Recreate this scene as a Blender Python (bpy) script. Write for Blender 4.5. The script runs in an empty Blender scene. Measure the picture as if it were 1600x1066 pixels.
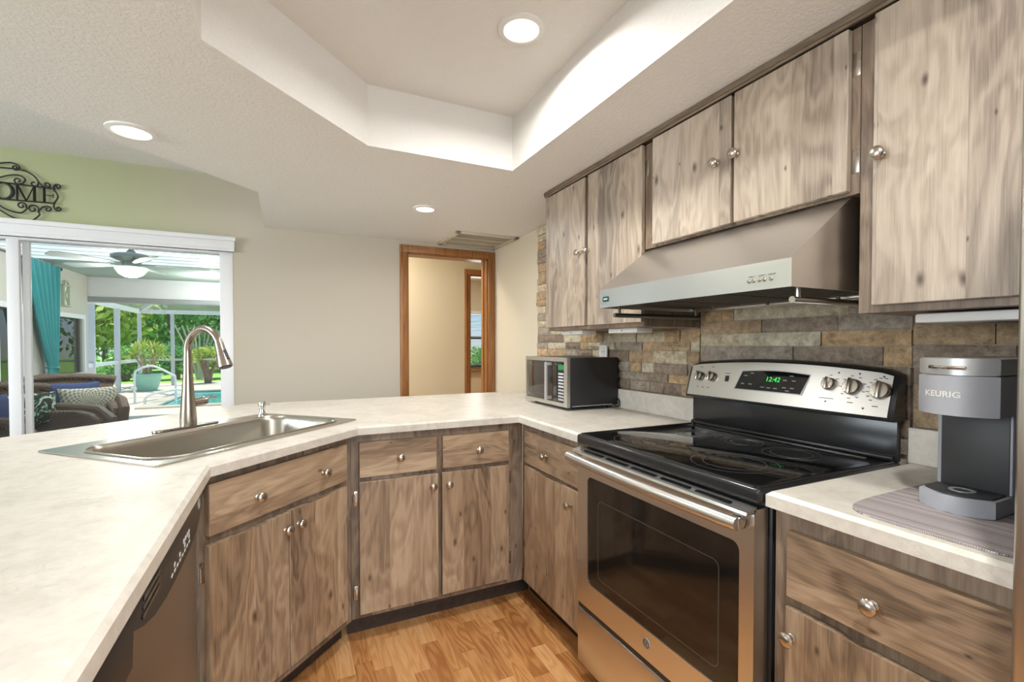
import bpy, bmesh, math, random
from mathutils import Vector, Matrix, Euler
from mathutils.geometry import tessellate_polygon
random.seed(7)
PI = math.pi
S = bpy.context.scene
COL = S.collection

# ------------------------------------------------------------------ camera, world, light, exposure
cam = bpy.data.cameras.new('camera'); co = bpy.data.objects.new('camera', cam); COL.objects.link(co)
cam.sensor_width = 36; cam.lens = 737.3 / 1600 * 36; cam.shift_y = 19.3 / 1600
cam.clip_start = 0.02; cam.clip_end = 300
co.location = (-1.632, -0.729, 1.252)
co.rotation_euler = (math.radians(90 - 1.097), 0, math.radians(-25.46))
S.camera = co
S.view_settings.view_transform = 'Standard'; S.view_settings.look = 'None'
S.view_settings.gamma = 1; S.view_settings.use_curve_mapping = False
S.view_settings.exposure = 0.0

w = bpy.data.worlds.new('world'); S.world = w; w.use_nodes = True
wn = w.node_tree.nodes; wl = w.node_tree.links; wn.clear()
wo = wn.new('ShaderNodeOutputWorld'); wb = wn.new('ShaderNodeBackground'); ws = wn.new('ShaderNodeTexSky')
ws.sky_type = 'HOSEK_WILKIE'; ws.sun_direction = (0.4, 0.35, 0.85); ws.turbidity = 3.0; ws.ground_albedo = 0.4
wb.inputs['Strength'].default_value = 5.0
wl.new(ws.outputs[0], wb.inputs['Color']); wl.new(wb.outputs[0], wo.inputs['Surface'])

def light(name, kind, loc, energy, color=(1, 1, 1), size=None, rot=None, aim=None, size_y=None, shape=None):
    d = bpy.data.lights.new(name, kind); d.energy = energy; d.color = color
    o = bpy.data.objects.new(name, d); COL.objects.link(o); o.location = loc
    if kind == 'AREA':
        d.shape = shape or ('RECTANGLE' if size_y else 'DISK'); d.size = size
        if size_y: d.size_y = size_y
    if kind == 'SUN': d.angle = math.radians(1.0)
    if aim: o.rotation_euler = (Vector(aim) - Vector(loc)).to_track_quat('-Z', 'Y').to_euler()
    if rot: o.rotation_euler = rot
    return o
light('sun', 'SUN', (5, 12, 20), 7.0, (1, 0.96, 0.9), aim=(2.0, 10.5, 4))
# unseen area fills added left of and behind the kitchen to brighten it
light('fill_left', 'AREA', (-6.38, 0.0, 1.65), 138, (0.90, 0.96, 1.0), 3.2, aim=(0, 0.0, 1.8), size_y=1.3)
light('fill_rear', 'AREA', (-1.25, -3.86, 1.65), 85, (0.90, 0.955, 1.0), 2.2, aim=(-1.3, 3, 1.75), size_y=1.2)
light('hall_lamp', 'AREA', (-1.2, 3.62, 2.36), 26, (1, 0.93, 0.80), 0.3, aim=(-1.2, 3.62, 0))
light('bedroom_fill', 'AREA', (1.0, 5.8, 2.37), 14, (1, 0.93, 0.8), 0.4, rot=(0, 0, 0))  # unseen ceiling fill added to brighten the room beyond the hall
light('bedroom_daylight', 'AREA', (1.4, 7.2, 1.35), 22, (1, 1, 1), 0.9, aim=(0.6, 5, 1.2), size_y=1.0)

# ------------------------------------------------------------------ mesh building helpers
class B:
    """collects shapes in one bmesh and links them as one mesh object"""
    def __init__(s):
        s.bm = bmesh.new(); s.uv = s.bm.loops.layers.uv.new('UVMap')
    def _merge(s, t, M=None, grain=None, mat=0):
        if M is not None: bmesh.ops.transform(t, matrix=M, verts=t.verts)
        bmesh.ops.recalc_face_normals(t, faces=t.faces)
        ou, ov = random.uniform(0, 40), random.uniform(0, 40)
        vm = {v: s.bm.verts.new(v.co) for v in t.verts}
        t.normal_update()
        for f in t.faces:
            try: nf = s.bm.faces.new([vm[v] for v in f.verts])
            except ValueError: continue
            nf.material_index = mat
            n = [abs(c) for c in f.normal]; ax = n.index(max(n))
            g = 2 if grain is None else grain
            if g == ax:
                a, b = [i for i in (0, 1, 2) if i != ax]
            else:
                b = g; a = [i for i in (0, 1, 2) if i not in (ax, g)][0]
            for l, l0 in zip(nf.loops, f.loops):
                c = l0.vert.co
                l[s.uv].uv = (c[a] + ou, c[b] + ov)
        t.free()
    def box(s, lo, hi, bev=0.0, seg=2, grain=None, mat=0, M=None):
        t = bmesh.new(); bmesh.ops.create_cube(t, size=1)
        for v in t.verts:
            v.co = Vector([(lo[i] + hi[i]) / 2 + v.co[i] * (hi[i] - lo[i]) for i in range(3)])
        if bev > 0:
            bmesh.ops.bevel(t, geom=list(t.edges), offset=bev, segments=seg, affect='EDGES', profile=0.5)
        s._merge(t, M, grain, mat); return s
    def rbox(s, lo, hi, r, axis=2, bev=0.0, n=6, mat=0, M=None, grain=None):
        """box with corners rounded (radius r) around one axis"""
        a, b = [i for i in (0, 1, 2) if i != axis]
        pts = rrect(lo[a], lo[b], hi[a], hi[b], r, n)
        return s.prism(pts, axis, lo[axis], hi[axis], bev=bev, mat=mat, M=M, grain=grain)
    def prism(s, poly, axis, a0, a1, bev=0.0, mat=0, M=None, grain=None, seg=2):
        t = bmesh.new(); o = [i for i in (0, 1, 2) if i != axis]
        def P(p, h):
            c = [0, 0, 0]; c[o[0]] = p[0]; c[o[1]] = p[1]; c[axis] = h; return t.verts.new(c)
        lo = [P(p, a0) for p in poly]; hi = [P(p, a1) for p in poly]
        f0 = t.faces.new(lo); f1 = t.faces.new(hi[::-1]); n = len(poly)
        for i in range(n): t.faces.new((lo[i], hi[i], hi[(i + 1) % n], lo[(i + 1) % n]))
        if bev > 0:
            es = [e for e in t.edges if (e in f0.edges or e in f1.edges)]
            bmesh.ops.bevel(t, geom=es, offset=bev, segments=seg, affect='EDGES', profile=0.5)
        s._merge(t, M, grain, mat); return s
    def plate(s, poly, holes, axis, a0, a1, mat=0, M=None, grain=None):
        """flat plate with holes"""
        t = bmesh.new(); o = [i for i in (0, 1, 2) if i != axis]
        loops = [poly] + holes
        tris = tessellate_polygon([[Vector((p[0], p[1], 0)) for p in L] for L in loops])
        def P(p, h):
            c = [0, 0, 0]; c[o[0]] = p[0]; c[o[1]] = p[1]; c[axis] = h; return t.verts.new(c)
        for_lo = [P(p, a0) for L in loops for p in L]; for_hi = [P(p, a1) for L in loops for p in L]
        for tr in tris:
            try: t.faces.new([for_lo[i] for i in tr]); t.faces.new([for_hi[i] for i in reversed(tr)])
            except ValueError: pass
        k = 0
        for L in loops:
            n = len(L)
            for i in range(n):
                a, b = k + i, k + (i + 1) % n
                t.faces.new((for_lo[a], for_hi[a], for_hi[b], for_lo[b]))
            k += n
        s._merge(t, M, grain, mat); return s
    def tube(s, pts, r, n=10, closed=False, mat=0, M=None, caps=True, flat=1.0):
        t = bmesh.new(); pts = [Vector(p) for p in pts]; N = len(pts)
        rs = r if isinstance(r, (list, tuple)) else [r] * N
        rings = []; up = None
        for i, p in enumerate(pts):
            if closed: d = pts[(i + 1) % N] - pts[i - 1]
            else: d = pts[min(i + 1, N - 1)] - pts[max(i - 1, 0)]
            d.normalize()
            if up is None:
                up = Vector((0, 0, 1)) if abs(d.z) < 0.9 else Vector((1, 0, 0))
            side = d.cross(up)
            if side.length < 1e-5: side = d.cross(Vector((0, 1, 0)))
            side.normalize(); up = side.cross(d).normalized()
            rings.append([t.verts.new(p + rs[i] * (side * math.cos(2 * PI * k / n) + up * math.sin(2 * PI * k / n) * flat)) for k in range(n)])
        for i in range(N if closed else N - 1):
            a, b = rings[i], rings[(i + 1) % N]
            for k in range(n): t.faces.new((a[k], a[(k + 1) % n], b[(k + 1) % n], b[k]))
        if not closed and caps:
            t.faces.new(rings[0]); t.faces.new(rings[-1][::-1])
        s._merge(t, M, None, mat); return s
    def lathe(s, prof, c=(0, 0, 0), n=24, axis='z', mat=0, M=None):
        t = bmesh.new(); rings = []
        for r, h in prof:
            if r < 1e-6: rings.append([t.verts.new((0, 0, h))]); continue
            rings.append([t.verts.new((r * math.cos(2 * PI * k / n), r * math.sin(2 * PI * k / n), h)) for k in range(n)])
        for a, b in zip(rings, rings[1:]):
            if len(a) == 1 and len(b) == 1: continue
            for k in range(n):
                k2 = (k + 1) % n
                if len(a) == 1: t.faces.new((a[0], b[k], b[k2]))
                elif len(b) == 1: t.faces.new((a[k], a[k2], b[0]))
                else: t.faces.new((a[k], a[k2], b[k2], b[k]))
        R = {'z': Matrix(), '-y': Matrix.Rotation(PI / 2, 4, 'X'), 'x': Matrix.Rotation(PI / 2, 4, 'Y'), '-z': Matrix.Rotation(PI, 4, 'X'), 'y': Matrix.Rotation(-PI / 2, 4, 'X')}[axis]
        MM = Matrix.Translation(c) @ R
        if M is not None: MM = M @ MM
        s._merge(t, MM, None, mat); return s
    def grid(s, fn, nu, nv, thick=0.0, mat=0, M=None, close=False):
        """surface from fn(u,v) in 0..1, optionally thickened along its normal"""
        t = bmesh.new()
        V = [[t.verts.new(fn(i / nu, j / nv)) for j in range(nv + 1)] for i in range(nu + 1)]
        for i in range(nu):
            for j in range(nv): t.faces.new((V[i][j], V[i + 1][j], V[i + 1][j + 1], V[i][j + 1]))
        if thick:
            t.normal_update()
            bmesh.ops.solidify(t, geom=list(t.faces), thickness=thick)
        s._merge(t, M, None, mat); return s
    def quad(s, pts, mat=0):
        f = s.bm.faces.new([s.bm.verts.new(p) for p in pts]); f.material_index = mat
        for l, uvc in zip(f.loops, ((0, 0), (1, 0), (1, 1), (0, 1))): l[s.uv].uv = uvc
    def mesh(s, name, mats, smooth=True, ang=35):
        me = bpy.data.meshes.new(name); s.bm.normal_update(); s.bm.to_mesh(me); s.bm.free()
        for m in (mats if isinstance(mats, (list, tuple)) else [mats]): me.materials.append(m)
        if smooth:
            me.shade_smooth(); me.set_sharp_from_angle(angle=math.radians(ang))
        return me
    def done(s, name, mats, parent=None, smooth=True, ang=35, loc=None, rotz=None):
        o = bpy.data.objects.new(name, s.mesh(name, mats, smooth, ang)); COL.objects.link(o)
        if parent is not None: o.parent = parent
        if loc: o.location = loc
        if rotz: o.rotation_euler = (0, 0, rotz)
        return o

def rrect(x0, y0, x1, y1, r, n=6):
    out = []
    for cx, cy, a in ((x1 - r, y1 - r, 0), (x0 + r, y1 - r, 90), (x0 + r, y0 + r, 180), (x1 - r, y0 + r, 270)):
        for k in range(n + 1):
            t = math.radians(a + 90 * k / n); out.append((cx + r * math.cos(t), cy + r * math.sin(t)))
    return out
def arc(cx, cy, r, a0, a1, n):
    return [(cx + r * math.cos(math.radians(a0 + (a1 - a0) * k / n)), cy + r * math.sin(math.radians(a0 + (a1 - a0) * k / n))) for k in range(n + 1)]
def smoothpath(pts, n=8):
    P = [Vector(p) for p in pts]; out = []
    for i in range(len(P) - 1):
        a, b, c, d = P[max(i - 1, 0)], P[i], P[i + 1], P[min(i + 2, len(P) - 1)]
        for k in range(n):
            t = k / n
            out.append(0.5 * ((2 * b) + (c - a) * t + (2 * a - 5 * b + 4 * c - d) * t * t + (3 * b - a - 3 * c + d) * t ** 3))
    out.append(P[-1]); return out
def tag(o, label, cat, group=None):
    o['label'] = label; o['category'] = cat
    if group: o['group'] = group
    return o
def thing(name, label, cat, loc=(0, 0, 0), rotz=0, group=None):
    o = bpy.data.objects.new(name, None); COL.objects.link(o); o.empty_display_size = 0.05
    o.location = loc; o.rotation_euler = (0, 0, rotz)
    return tag(o, label, cat, group)
def struct(o):
    o['kind'] = 'structure'; return o
def stuff(o):
    o['kind'] = 'stuff'; return o
def put(mesh, name, parent, loc, rot=(0, 0, 0)):
    o = bpy.data.objects.new(name, mesh); COL.objects.link(o); o.parent = parent
    o.location = loc; o.rotation_euler = rot; return o
def textmesh(s, size, depth, mat, name, align='CENTER', bold=0.0, xs=1.0, shear=0.0):
    cu = bpy.data.curves.new(name, 'FONT'); cu.body = s; cu.size = size; cu.extrude = depth
    cu.align_x = align; cu.align_y = 'CENTER'; cu.offset = bold; cu.shear = shear; cu.resolution_u = 3
    o = bpy.data.objects.new(name, cu); COL.objects.link(o)
    dg = bpy.context.evaluated_depsgraph_get(); dg.update()
    me = bpy.data.meshes.new_from_object(o.evaluated_get(dg))
    bpy.data.objects.remove(o); bpy.data.curves.remove(cu)
    if xs != 1: me.transform(Matrix.Diagonal((xs, 1, 1, 1)))
    me.transform(Matrix.Rotation(PI / 2, 4, 'X'))      # reads when seen from -Y
    me.materials.clear(); me.materials.append(mat); me.name = name
    return me

# ------------------------------------------------------------------ materials
def srgb(r, g, b):
    f = lambda c: (c / 255 / 12.92) if c / 255 <= 0.04045 else ((c / 255 + 0.055) / 1.055) ** 2.4
    return (f(r), f(g), f(b), 1)
class N:
    """tiny node-tree writer"""
    def __init__(s, name):
        s.m = bpy.data.materials.new(name); s.m.use_nodes = True; s.t = s.m.node_tree
        s.t.nodes.clear(); s.out = s.n('OutputMaterial'); s.p = s.n('BsdfPrincipled')
        s.t.links.new(s.p.outputs[0], s.out.inputs['Surface'])
    def n(s, kind, **kw):
        nd = s.t.nodes.new('ShaderNode' + kind)
        for k, v in kw.items(): setattr(nd, k, v)
        return nd
    def l(s, a, b): s.t.links.new(a, b)
    def set(s, **kw):
        for k, v in kw.items(): s.p.inputs[k.replace('_', ' ')].default_value = v
        return s
    def val(s, sock, v):
        if isinstance(v, (int, float)): sock.default_value = v
        else: s.l(v, sock)
    def math(s, op, a, b=0.0, c=None):
        m = s.n('Math', operation=op); s.val(m.inputs[0], a); s.val(m.inputs[1], b)
        if c is not None: s.val(m.inputs[2], c)
        return m.outputs[0]
    def noise(s, vec, scale, detail=3, rough=0.5, dist=0.0):
        t = s.n('TexNoise'); t.inputs['Scale'].default_value = scale; t.inputs['Detail'].default_value = detail
        t.inputs['Roughness'].default_value = rough; t.inputs['Distortion'].default_value = dist
        if vec is not None: s.l(vec, t.inputs['Vector'])
        return t.outputs['Fac']
    def comb(s, x, y, z=0.0):
        c = s.n('CombineXYZ'); s.val(c.inputs[0], x); s.val(c.inputs[1], y); s.val(c.inputs[2], z); return c.outputs[0]
    def ramp(s, fac, stops, interp='LINEAR'):
        r = s.n('ValToRGB'); r.color_ramp.interpolation = interp; e = r.color_ramp.elements
        while len(e) < len(stops): e.new(0.5)
        for el, (p, c) in zip(e, stops): el.position = p; el.color = c
        s.l(fac, r.inputs[0]); return r.outputs[0]
    def mix(s, fac, a, b, blend='MIX'):
        m = s.n('Mix', data_type='RGBA', blend_type=blend); s.val(m.inputs[0], fac)
        for sock, v in ((m.inputs[6], a), (m.inputs[7], b)):
            if isinstance(v, tuple): sock.default_value = v
            else: s.l(v, sock)
        return m.outputs[2]
    def bump(s, h, strength, dist=0.01):
        b = s.n('Bump'); b.inputs['Strength'].default_value = strength; b.inputs['Distance'].default_value = dist
        s.l(h, b.inputs['Height']); s.l(b.outputs[0], s.p.inputs['Normal'])
    def obj(s): return s.n('TexCoord').outputs['Object']
    def geo(s): return s.n('NewGeometry').outputs['Position']
def plain(name, col, rough=0.5, metal=0.0, spec=0.5, emis=None, es=0.0, noise=0.0, nscale=20, coat=0.0):
    a = N(name); a.set(Roughness=rough, Metallic=metal); a.p.inputs['Specular IOR Level'].default_value = spec
    a.p.inputs['Coat Weight'].default_value = coat
    if noise > 0:
        f = a.noise(a.obj(), nscale, 4)
        c2 = tuple(max(0, c * (1 - noise)) for c in col[:3]) + (1,); c1 = tuple(min(1, c * (1 + noise)) for c in col[:3]) + (1,)
        a.l(a.ramp(f, [(0.3, c2), (0.7, c1)]), a.p.inputs['Base Color'])
    else: a.p.inputs['Base Color'].default_value = col
    if emis: a.p.inputs['Emission Color'].default_value = emis; a.p.inputs['Emission Strength'].default_value = es
    return a.m

def wood_cabinet(name, light_c, mid_c, dark_c, rough=0.45):
    a = N(name); a.set(Roughness=rough)
    uv = a.n('UVMap').outputs[0]; sp = a.n('SeparateXYZ'); a.l(uv, sp.inputs[0]); u, v = sp.outputs[0], sp.outputs[1]
    vo = a.n('TexVoronoi', voronoi_dimensions='1D'); vo.inputs['Scale'].default_value = 6.5; a.l(u, vo.inputs['W'])
    cs = a.n('SeparateColor'); a.l(vo.outputs['Color'], cs.inputs[0]); r = cs.outputs[0]; r2 = cs.outputs[1]
    vd = a.n('TexVoronoi', voronoi_dimensions='1D', feature='DISTANCE_TO_EDGE'); vd.inputs['Scale'].default_value = 6.5; a.l(u, vd.inputs['W'])
    ro = a.math('MULTIPLY', r, 37.0)
    cloud = a.noise(a.comb(a.math('MULTIPLY_ADD', u, 7.0, ro), a.math('MULTIPLY', v, 1.7), ro), 1.0, 3, 0.55, 0.6)
    ufl = a.math('ADD', a.math('MULTIPLY_ADD', u, 75.0, ro), a.math('MULTIPLY', cloud, 5.0))
    fine = a.noise(a.comb(ufl, a.math('MULTIPLY', v, 4.0), ro), 1.0, 5, 0.7)
    ring = a.math('SINE', a.math('ADD', a.math('MULTIPLY', cloud, 55.0), a.math('MULTIPLY', u, 30.0)))
    pores = a.noise(a.comb(a.math('MULTIPLY', u, 420.0), a.math('MULTIPLY', v, 9.0), ro), 1.0, 2, 0.5)
    f = a.math('ADD', a.math('MULTIPLY', fine, 0.33), a.math('MULTIPLY', cloud, 0.43))
    f = a.math('ADD', f, a.math('MULTIPLY', ring, 0.055))
    f = a.math('ADD', f, a.math('MULTIPLY', a.math('SUBTRACT', r2, 0.5), 0.22))
    f = a.math('ADD', f, a.math('MULTIPLY', a.math('SUBTRACT', pores, 0.5), 0.22))
    c = a.ramp(f, [(0.17, dark_c), (0.37, mid_c), (0.58, light_c)])
    # warm / grey drift between staves
    tint = a.mix(a.math('MULTIPLY', r, 0.55), c, srgb(168, 160, 150), 'SOFT_LIGHT')
    # knots
    kn = a.n('TexVoronoi', voronoi_dimensions='2D'); kn.inputs['Scale'].default_value = 1.0
    a.l(a.comb(a.math('ADD', a.math('MULTIPLY', u, 9.0), a.math('MULTIPLY', cloud, 0.5)), a.math('MULTIPLY', v, 4.2)), kn.inputs['Vector'])
    kc = a.n('SeparateColor'); a.l(kn.outputs['Color'], kc.inputs[0])
    sel = a.math('GREATER_THAN', kc.outputs[0], 0.42)
    size = a.math('MULTIPLY_ADD', kc.outputs[1], 0.10, 0.035)
    k = a.n('MapRange', interpolation_type='SMOOTHSTEP'); a.l(kn.outputs['Distance'], k.inputs[0])
    k.inputs[1].default_value = 0.0; a.l(size, k.inputs[2]); k.inputs[3].default_value = 0.85; k.inputs[4].default_value = 0.0
    c3 = a.mix(a.math('MULTIPLY', k.outputs[0], sel), tint, srgb(62, 46, 36))
    seam = a.math('MULTIPLY', a.math('LESS_THAN', vd.outputs['Distance'], 0.004), 0.30)
    c4 = a.mix(seam, c3, srgb(70, 55, 44))
    a.l(c4, a.p.inputs['Base Color'])
    a.bump(f, 0.12, 0.002)
    return a.m
WOOD = wood_cabinet('cabinet_wood', srgb(196, 183, 168), srgb(168, 154, 139), srgb(118, 105, 94))
WOOD_SHADED = wood_cabinet('cabinet_wood_shaded', srgb(190, 169, 144), srgb(157, 134, 110), srgb(100, 83, 68))  # same finish as the uppers; shade and warm bounce put into the tones
WOODF = wood_cabinet('shaded_frame_wood', srgb(164, 146, 127), srgb(130, 113, 97), srgb(88, 75, 64))  # frames darkened: the shadow around the fronts is in this colour
WOODD = wood_cabinet('dark_trim_wood', srgb(140, 124, 106), srgb(112, 97, 82), srgb(78, 66, 56))
TOEK = plain('toe_kick_dark', srgb(62, 50, 42), 0.6, noise=0.2, nscale=30)

def oak_floor():
    a = N('oak_laminate'); a.set(Roughness=0.28)
    sp = a.n('SeparateXYZ'); a.l(a.geo(), sp.inputs[0]); x, y = sp.outputs[0], sp.outputs[1]
    row = a.math('FLOOR', a.math('DIVIDE', x, 0.067))
    wn1 = a.n('TexWhiteNoise', noise_dimensions='1D'); a.l(row, wn1.inputs['W'])
    yy = a.math('ADD', a.math('DIVIDE', y, 0.40), a.math('MULTIPLY', wn1.outputs['Value'], 7.0))
    cell = a.math('FLOOR', yy)
    wn2 = a.n('TexWhiteNoise', noise_dimensions='2D'); a.l(a.comb(row, cell), wn2.inputs['Vector']); r = wn2.outputs['Value']
    ro = a.math('MULTIPLY', r, 31.0)
    cloud = a.noise(a.comb(a.math('MULTIPLY_ADD', x, 11.0, ro), a.math('MULTIPLY', y, 2.0), ro), 1.0, 2, 0.5, 0.4)
    ring = a.math('SINE', a.math('ADD', a.math('MULTIPLY', cloud, 60.0), a.math('MULTIPLY', x, 40.0)))
    fine = a.noise(a.comb(a.math('MULTIPLY', x, 170.0), a.math('MULTIPLY', y, 6.0), ro), 1.0, 3, 0.6)
    f = a.math('ADD', a.math('MULTIPLY', r, 0.42), a.math('MULTIPLY', fine, 0.28))
    f = a.math('ADD', f, a.math('MULTIPLY', ring, 0.10)); f = a.math('ADD', f, a.math('MULTIPLY', cloud, 0.25))
    c = a.ramp(f, [(0.18, srgb(166, 106, 58)), (0.48, srgb(205, 148, 92)), (0.85, srgb(226, 178, 124))])
    fx = a.math('FRACT', a.math('DIVIDE', x, 0.067)); fy = a.math('FRACT', yy)
    seam = a.math('MAXIMUM', a.math('LESS_THAN', fx, 0.02), a.math('LESS_THAN', fy, 0.006))
    a.l(a.mix(a.math('MULTIPLY', seam, 0.4), c, srgb(110, 70, 40)), a.p.inputs['Base Color'])
    return a.m
FLOOR = oak_floor()

def laminate():
    a = N('cream_laminate'); a.set(Roughness=0.42)
    g = a.geo()
    f = a.noise(g, 5.0, 6, 0.65, 1.5); f2 = a.noise(g, 38.0, 4, 0.6, 0.5)
    vein = a.math('ABSOLUTE', a.math('SUBTRACT', a.noise(g, 9.0, 5, 0.6, 2.2), 0.5))
    c = a.ramp(a.math('ADD', a.math('MULTIPLY', f, 0.6), a.math('MULTIPLY', f2, 0.4)), [(0.35, srgb(190, 183, 172)), (0.55, srgb(208, 202, 191)), (0.7, srgb(217, 212, 203))])
    vm = a.n('MapRange'); a.l(vein, vm.inputs[0]); vm.inputs[1].default_value = 0; vm.inputs[2].default_value = 0.02; vm.inputs[3].default_value = 0.22; vm.inputs[4].default_value = 0
    sel = a.math('GREATER_THAN', a.noise(g, 6.0, 1), 0.56)
    a.l(a.mix(a.math('MULTIPLY', vm.outputs[0], sel), c, srgb(160, 145, 128)), a.p.inputs['Base Color'])
    return a.m
LAM = laminate()

def steel(name, col, rough, axis=0, streak=400, aniso=0.0):
    a = N(name); a.set(Metallic=1.0)
    o = a.obj(); m = a.n('Mapping'); a.l(o, m.inputs['Vector'])
    sc = [streak] * 3; sc[axis] = 2.0; m.inputs['Scale'].default_value = sc
    f = a.noise(m.outputs[0], 1.0, 3, 0.6)
    c1 = tuple(c * 0.975 for c in col[:3]) + (1,); c2 = tuple(min(1, c * 1.02) for c in col[:3]) + (1,)
    a.l(a.ramp(f, [(0.3, c1), (0.7, c2)]), a.p.inputs['Base Color'])
    mr = a.n('MapRange'); a.l(f, mr.inputs[0]); mr.inputs[3].default_value = rough - 0.015; mr.inputs[4].default_value = rough + 0.02
    a.l(mr.outputs[0], a.p.inputs['Roughness'])
    return a.m
STEEL = steel('brushed_steel', srgb(218, 216, 213), 0.30, 0)
STEELV = steel('brushed_steel_upright', srgb(196, 190, 182), 0.30, 2)
SINKST = steel('sink_steel', srgb(186, 182, 172), 0.26, 0, 300)
NICKEL = plain('brushed_nickel', srgb(190, 182, 172), 0.27, 1.0)
FAUCET = steel('faucet_nickel', srgb(168, 158, 147), 0.25, 2, 300)
CHROME = plain('chrome', srgb(220, 220, 220), 0.08, 1.0)
BLACK = plain('black_enamel', srgb(34, 34, 35), 0.22, 0, 0.5)
BLACKM = plain('black_plastic', srgb(38, 38, 40), 0.4)
BLACKG = plain('black_glass', srgb(16, 16, 17), 0.05, 0, 0.6, coat=0.3)
GLASSDK = plain('dark_oven_glass', srgb(30, 27, 24), 0.06, 0, 0.6)
DKSTEEL = plain('filter_metal', srgb(120, 116, 110), 0.4, 1.0)
WHITEP = plain('white_plastic', srgb(232, 230, 226), 0.4)
WHITEPT = plain('white_paint', srgb(236, 236, 238), 0.4)
GREYP = plain('grey_plastic', srgb(158, 159, 165), 0.42)
DKGREYP = plain('charcoal_plastic', srgb(48, 49, 50), 0.5)
SILVERP = plain('silver_plastic', srgb(186, 186, 186), 0.35, 0.55)
PRINT = plain('dark_print', srgb(60, 58, 56), 0.6)
LPRINT = plain('light_print', srgb(150, 150, 148), 0.6)
GREEN = plain('green_digits', srgb(40, 200, 90), 0.5, emis=srgb(60, 255, 110), es=0.8)
LED = plain('lamp_diffuser', (1, 1, 1, 1), 0.5, emis=(1.0, 0.98, 0.92, 1), es=2.0)
FANLED = plain('fan_globe', (1, 1, 1, 1), 0.5, emis=(1.0, 0.93, 0.78, 1), es=0.9)
IRON = plain('dark_iron', srgb(44, 42, 44), 0.5, 0.4)
PAPER = plain('light_legend', srgb(215, 213, 205), 0.5)

def wall_paint(name, col, bump=0.08, scale=220):
    a = N(name); a.set(Roughness=0.75); a.p.inputs['Base Color'].default_value = col
    f = a.noise(a.geo(), scale, 3, 0.6); a.bump(f, bump, 0.003); return a.m
WALL = wall_paint('beige_paint', srgb(208, 198, 178))
a = N('light_cast_paint'); a.set(Roughness=0.75)          # one wall; greenish to warm light cast painted into its colour
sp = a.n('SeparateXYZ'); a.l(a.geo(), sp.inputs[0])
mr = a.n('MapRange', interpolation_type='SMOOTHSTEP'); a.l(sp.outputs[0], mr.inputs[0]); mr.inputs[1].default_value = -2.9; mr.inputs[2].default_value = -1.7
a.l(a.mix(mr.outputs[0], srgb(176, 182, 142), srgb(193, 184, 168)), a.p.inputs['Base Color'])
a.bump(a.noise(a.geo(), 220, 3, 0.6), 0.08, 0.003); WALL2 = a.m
HALLW = wall_paint('hall_paint', srgb(224, 214, 190))
def knockdown(name, col):
    a = N(name); a.set(Roughness=0.85); a.p.inputs['Base Color'].default_value = col
    f = a.noise(a.geo(), 75.0, 4, 0.55, 0.6); f2 = a.ramp(f, [(0.42, (0, 0, 0, 1)), (0.58, (1, 1, 1, 1))])
    a.bump(f2, 0.35, 0.004); return a.m
CEIL = knockdown('knockdown_ceiling', srgb(229, 226, 221))
def oak_trim():
    a = N('oak_trim'); a.set(Roughness=0.4)
    m = a.n('Mapping'); a.l(a.obj(), m.inputs['Vector']); m.inputs['Scale'].default_value = (60, 60, 3)
    f = a.noise(m.outputs[0], 1.0, 4, 0.6, 0.3)
    a.l(a.ramp(f, [(0.3, srgb(122, 76, 38)), (0.6, srgb(166, 112, 62)), (0.8, srgb(182, 128, 76))]), a.p.inputs['Base Color']); return a.m
OAK = oak_trim()

def stone():
    a = N('stacked_stone'); a.set(Roughness=0.8)
    rnd = a.n('NewGeometry').outputs['Random Per Island']; g = a.geo()
    base = a.ramp(rnd, [(0.0, srgb(172, 150, 122)), (0.16, srgb(148, 134, 120)), (0.30, srgb(196, 182, 158)), (0.45, srgb(158, 148, 136)), (0.58, srgb(184, 158, 124)), (0.72, srgb(136, 121, 108)), (0.86, srgb(204, 192, 170)), (1.0, srgb(164, 156, 142))], 'CONSTANT')
    f = a.noise(g, 34.0, 6, 0.72, 0.4); f2 = a.noise(g, 120.0, 4, 0.7)
    t = a.mix(0.95, base, a.ramp(f, [(0.33, (0.34, 0.325, 0.31, 1)), (0.66, (0.84, 0.82, 0.79, 1))]), 'OVERLAY')
    a.l(t, a.p.inputs['Base Color'])
    h = a.math('ADD', f, a.math('MULTIPLY', f2, 0.5)); a.bump(h, 1.0, 0.012)
    return a.m
STONE = stone()

def glass(name, tint=(1, 1, 1, 1), gloss=0.9):
    a = N(name); tr = a.n('BsdfTransparent'); tr.inputs[0].default_value = tint
    gl = a.n('BsdfGlossy'); gl.inputs['Roughness'].default_value = 0.0; gl.inputs[0].default_value = (gloss, gloss, gloss, 1)
    fr = a.n('Fresnel'); fr.inputs[0].default_value = 1.45; mx = a.n('MixShader')
    a.l(fr.outputs[0], mx.inputs[0]); a.l(tr.outputs[0], mx.inputs[1]); a.l(gl.outputs[0], mx.inputs[2]); a.l(mx.outputs[0], a.out.inputs['Surface'])
    return a.m
PANE = glass('window_glass', (0.95, 0.98, 0.97, 1))
GPANE = glass('tinted_glass', (0.62, 0.66, 0.64, 1))
def screen():
    a = N('insect_screen'); tr = a.n('BsdfTransparent'); df = a.n('BsdfDiffuse'); df.inputs[0].default_value = (0.55, 0.57, 0.6, 1)
    mx = a.n('MixShader'); mx.inputs[0].default_value = 0.42
    a.l(tr.outputs[0], mx.inputs[1]); a.l(df.outputs[0], mx.inputs[2]); a.l(mx.outputs[0], a.out.inputs['Surface']); return a.m
SCREEN = screen()
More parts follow.
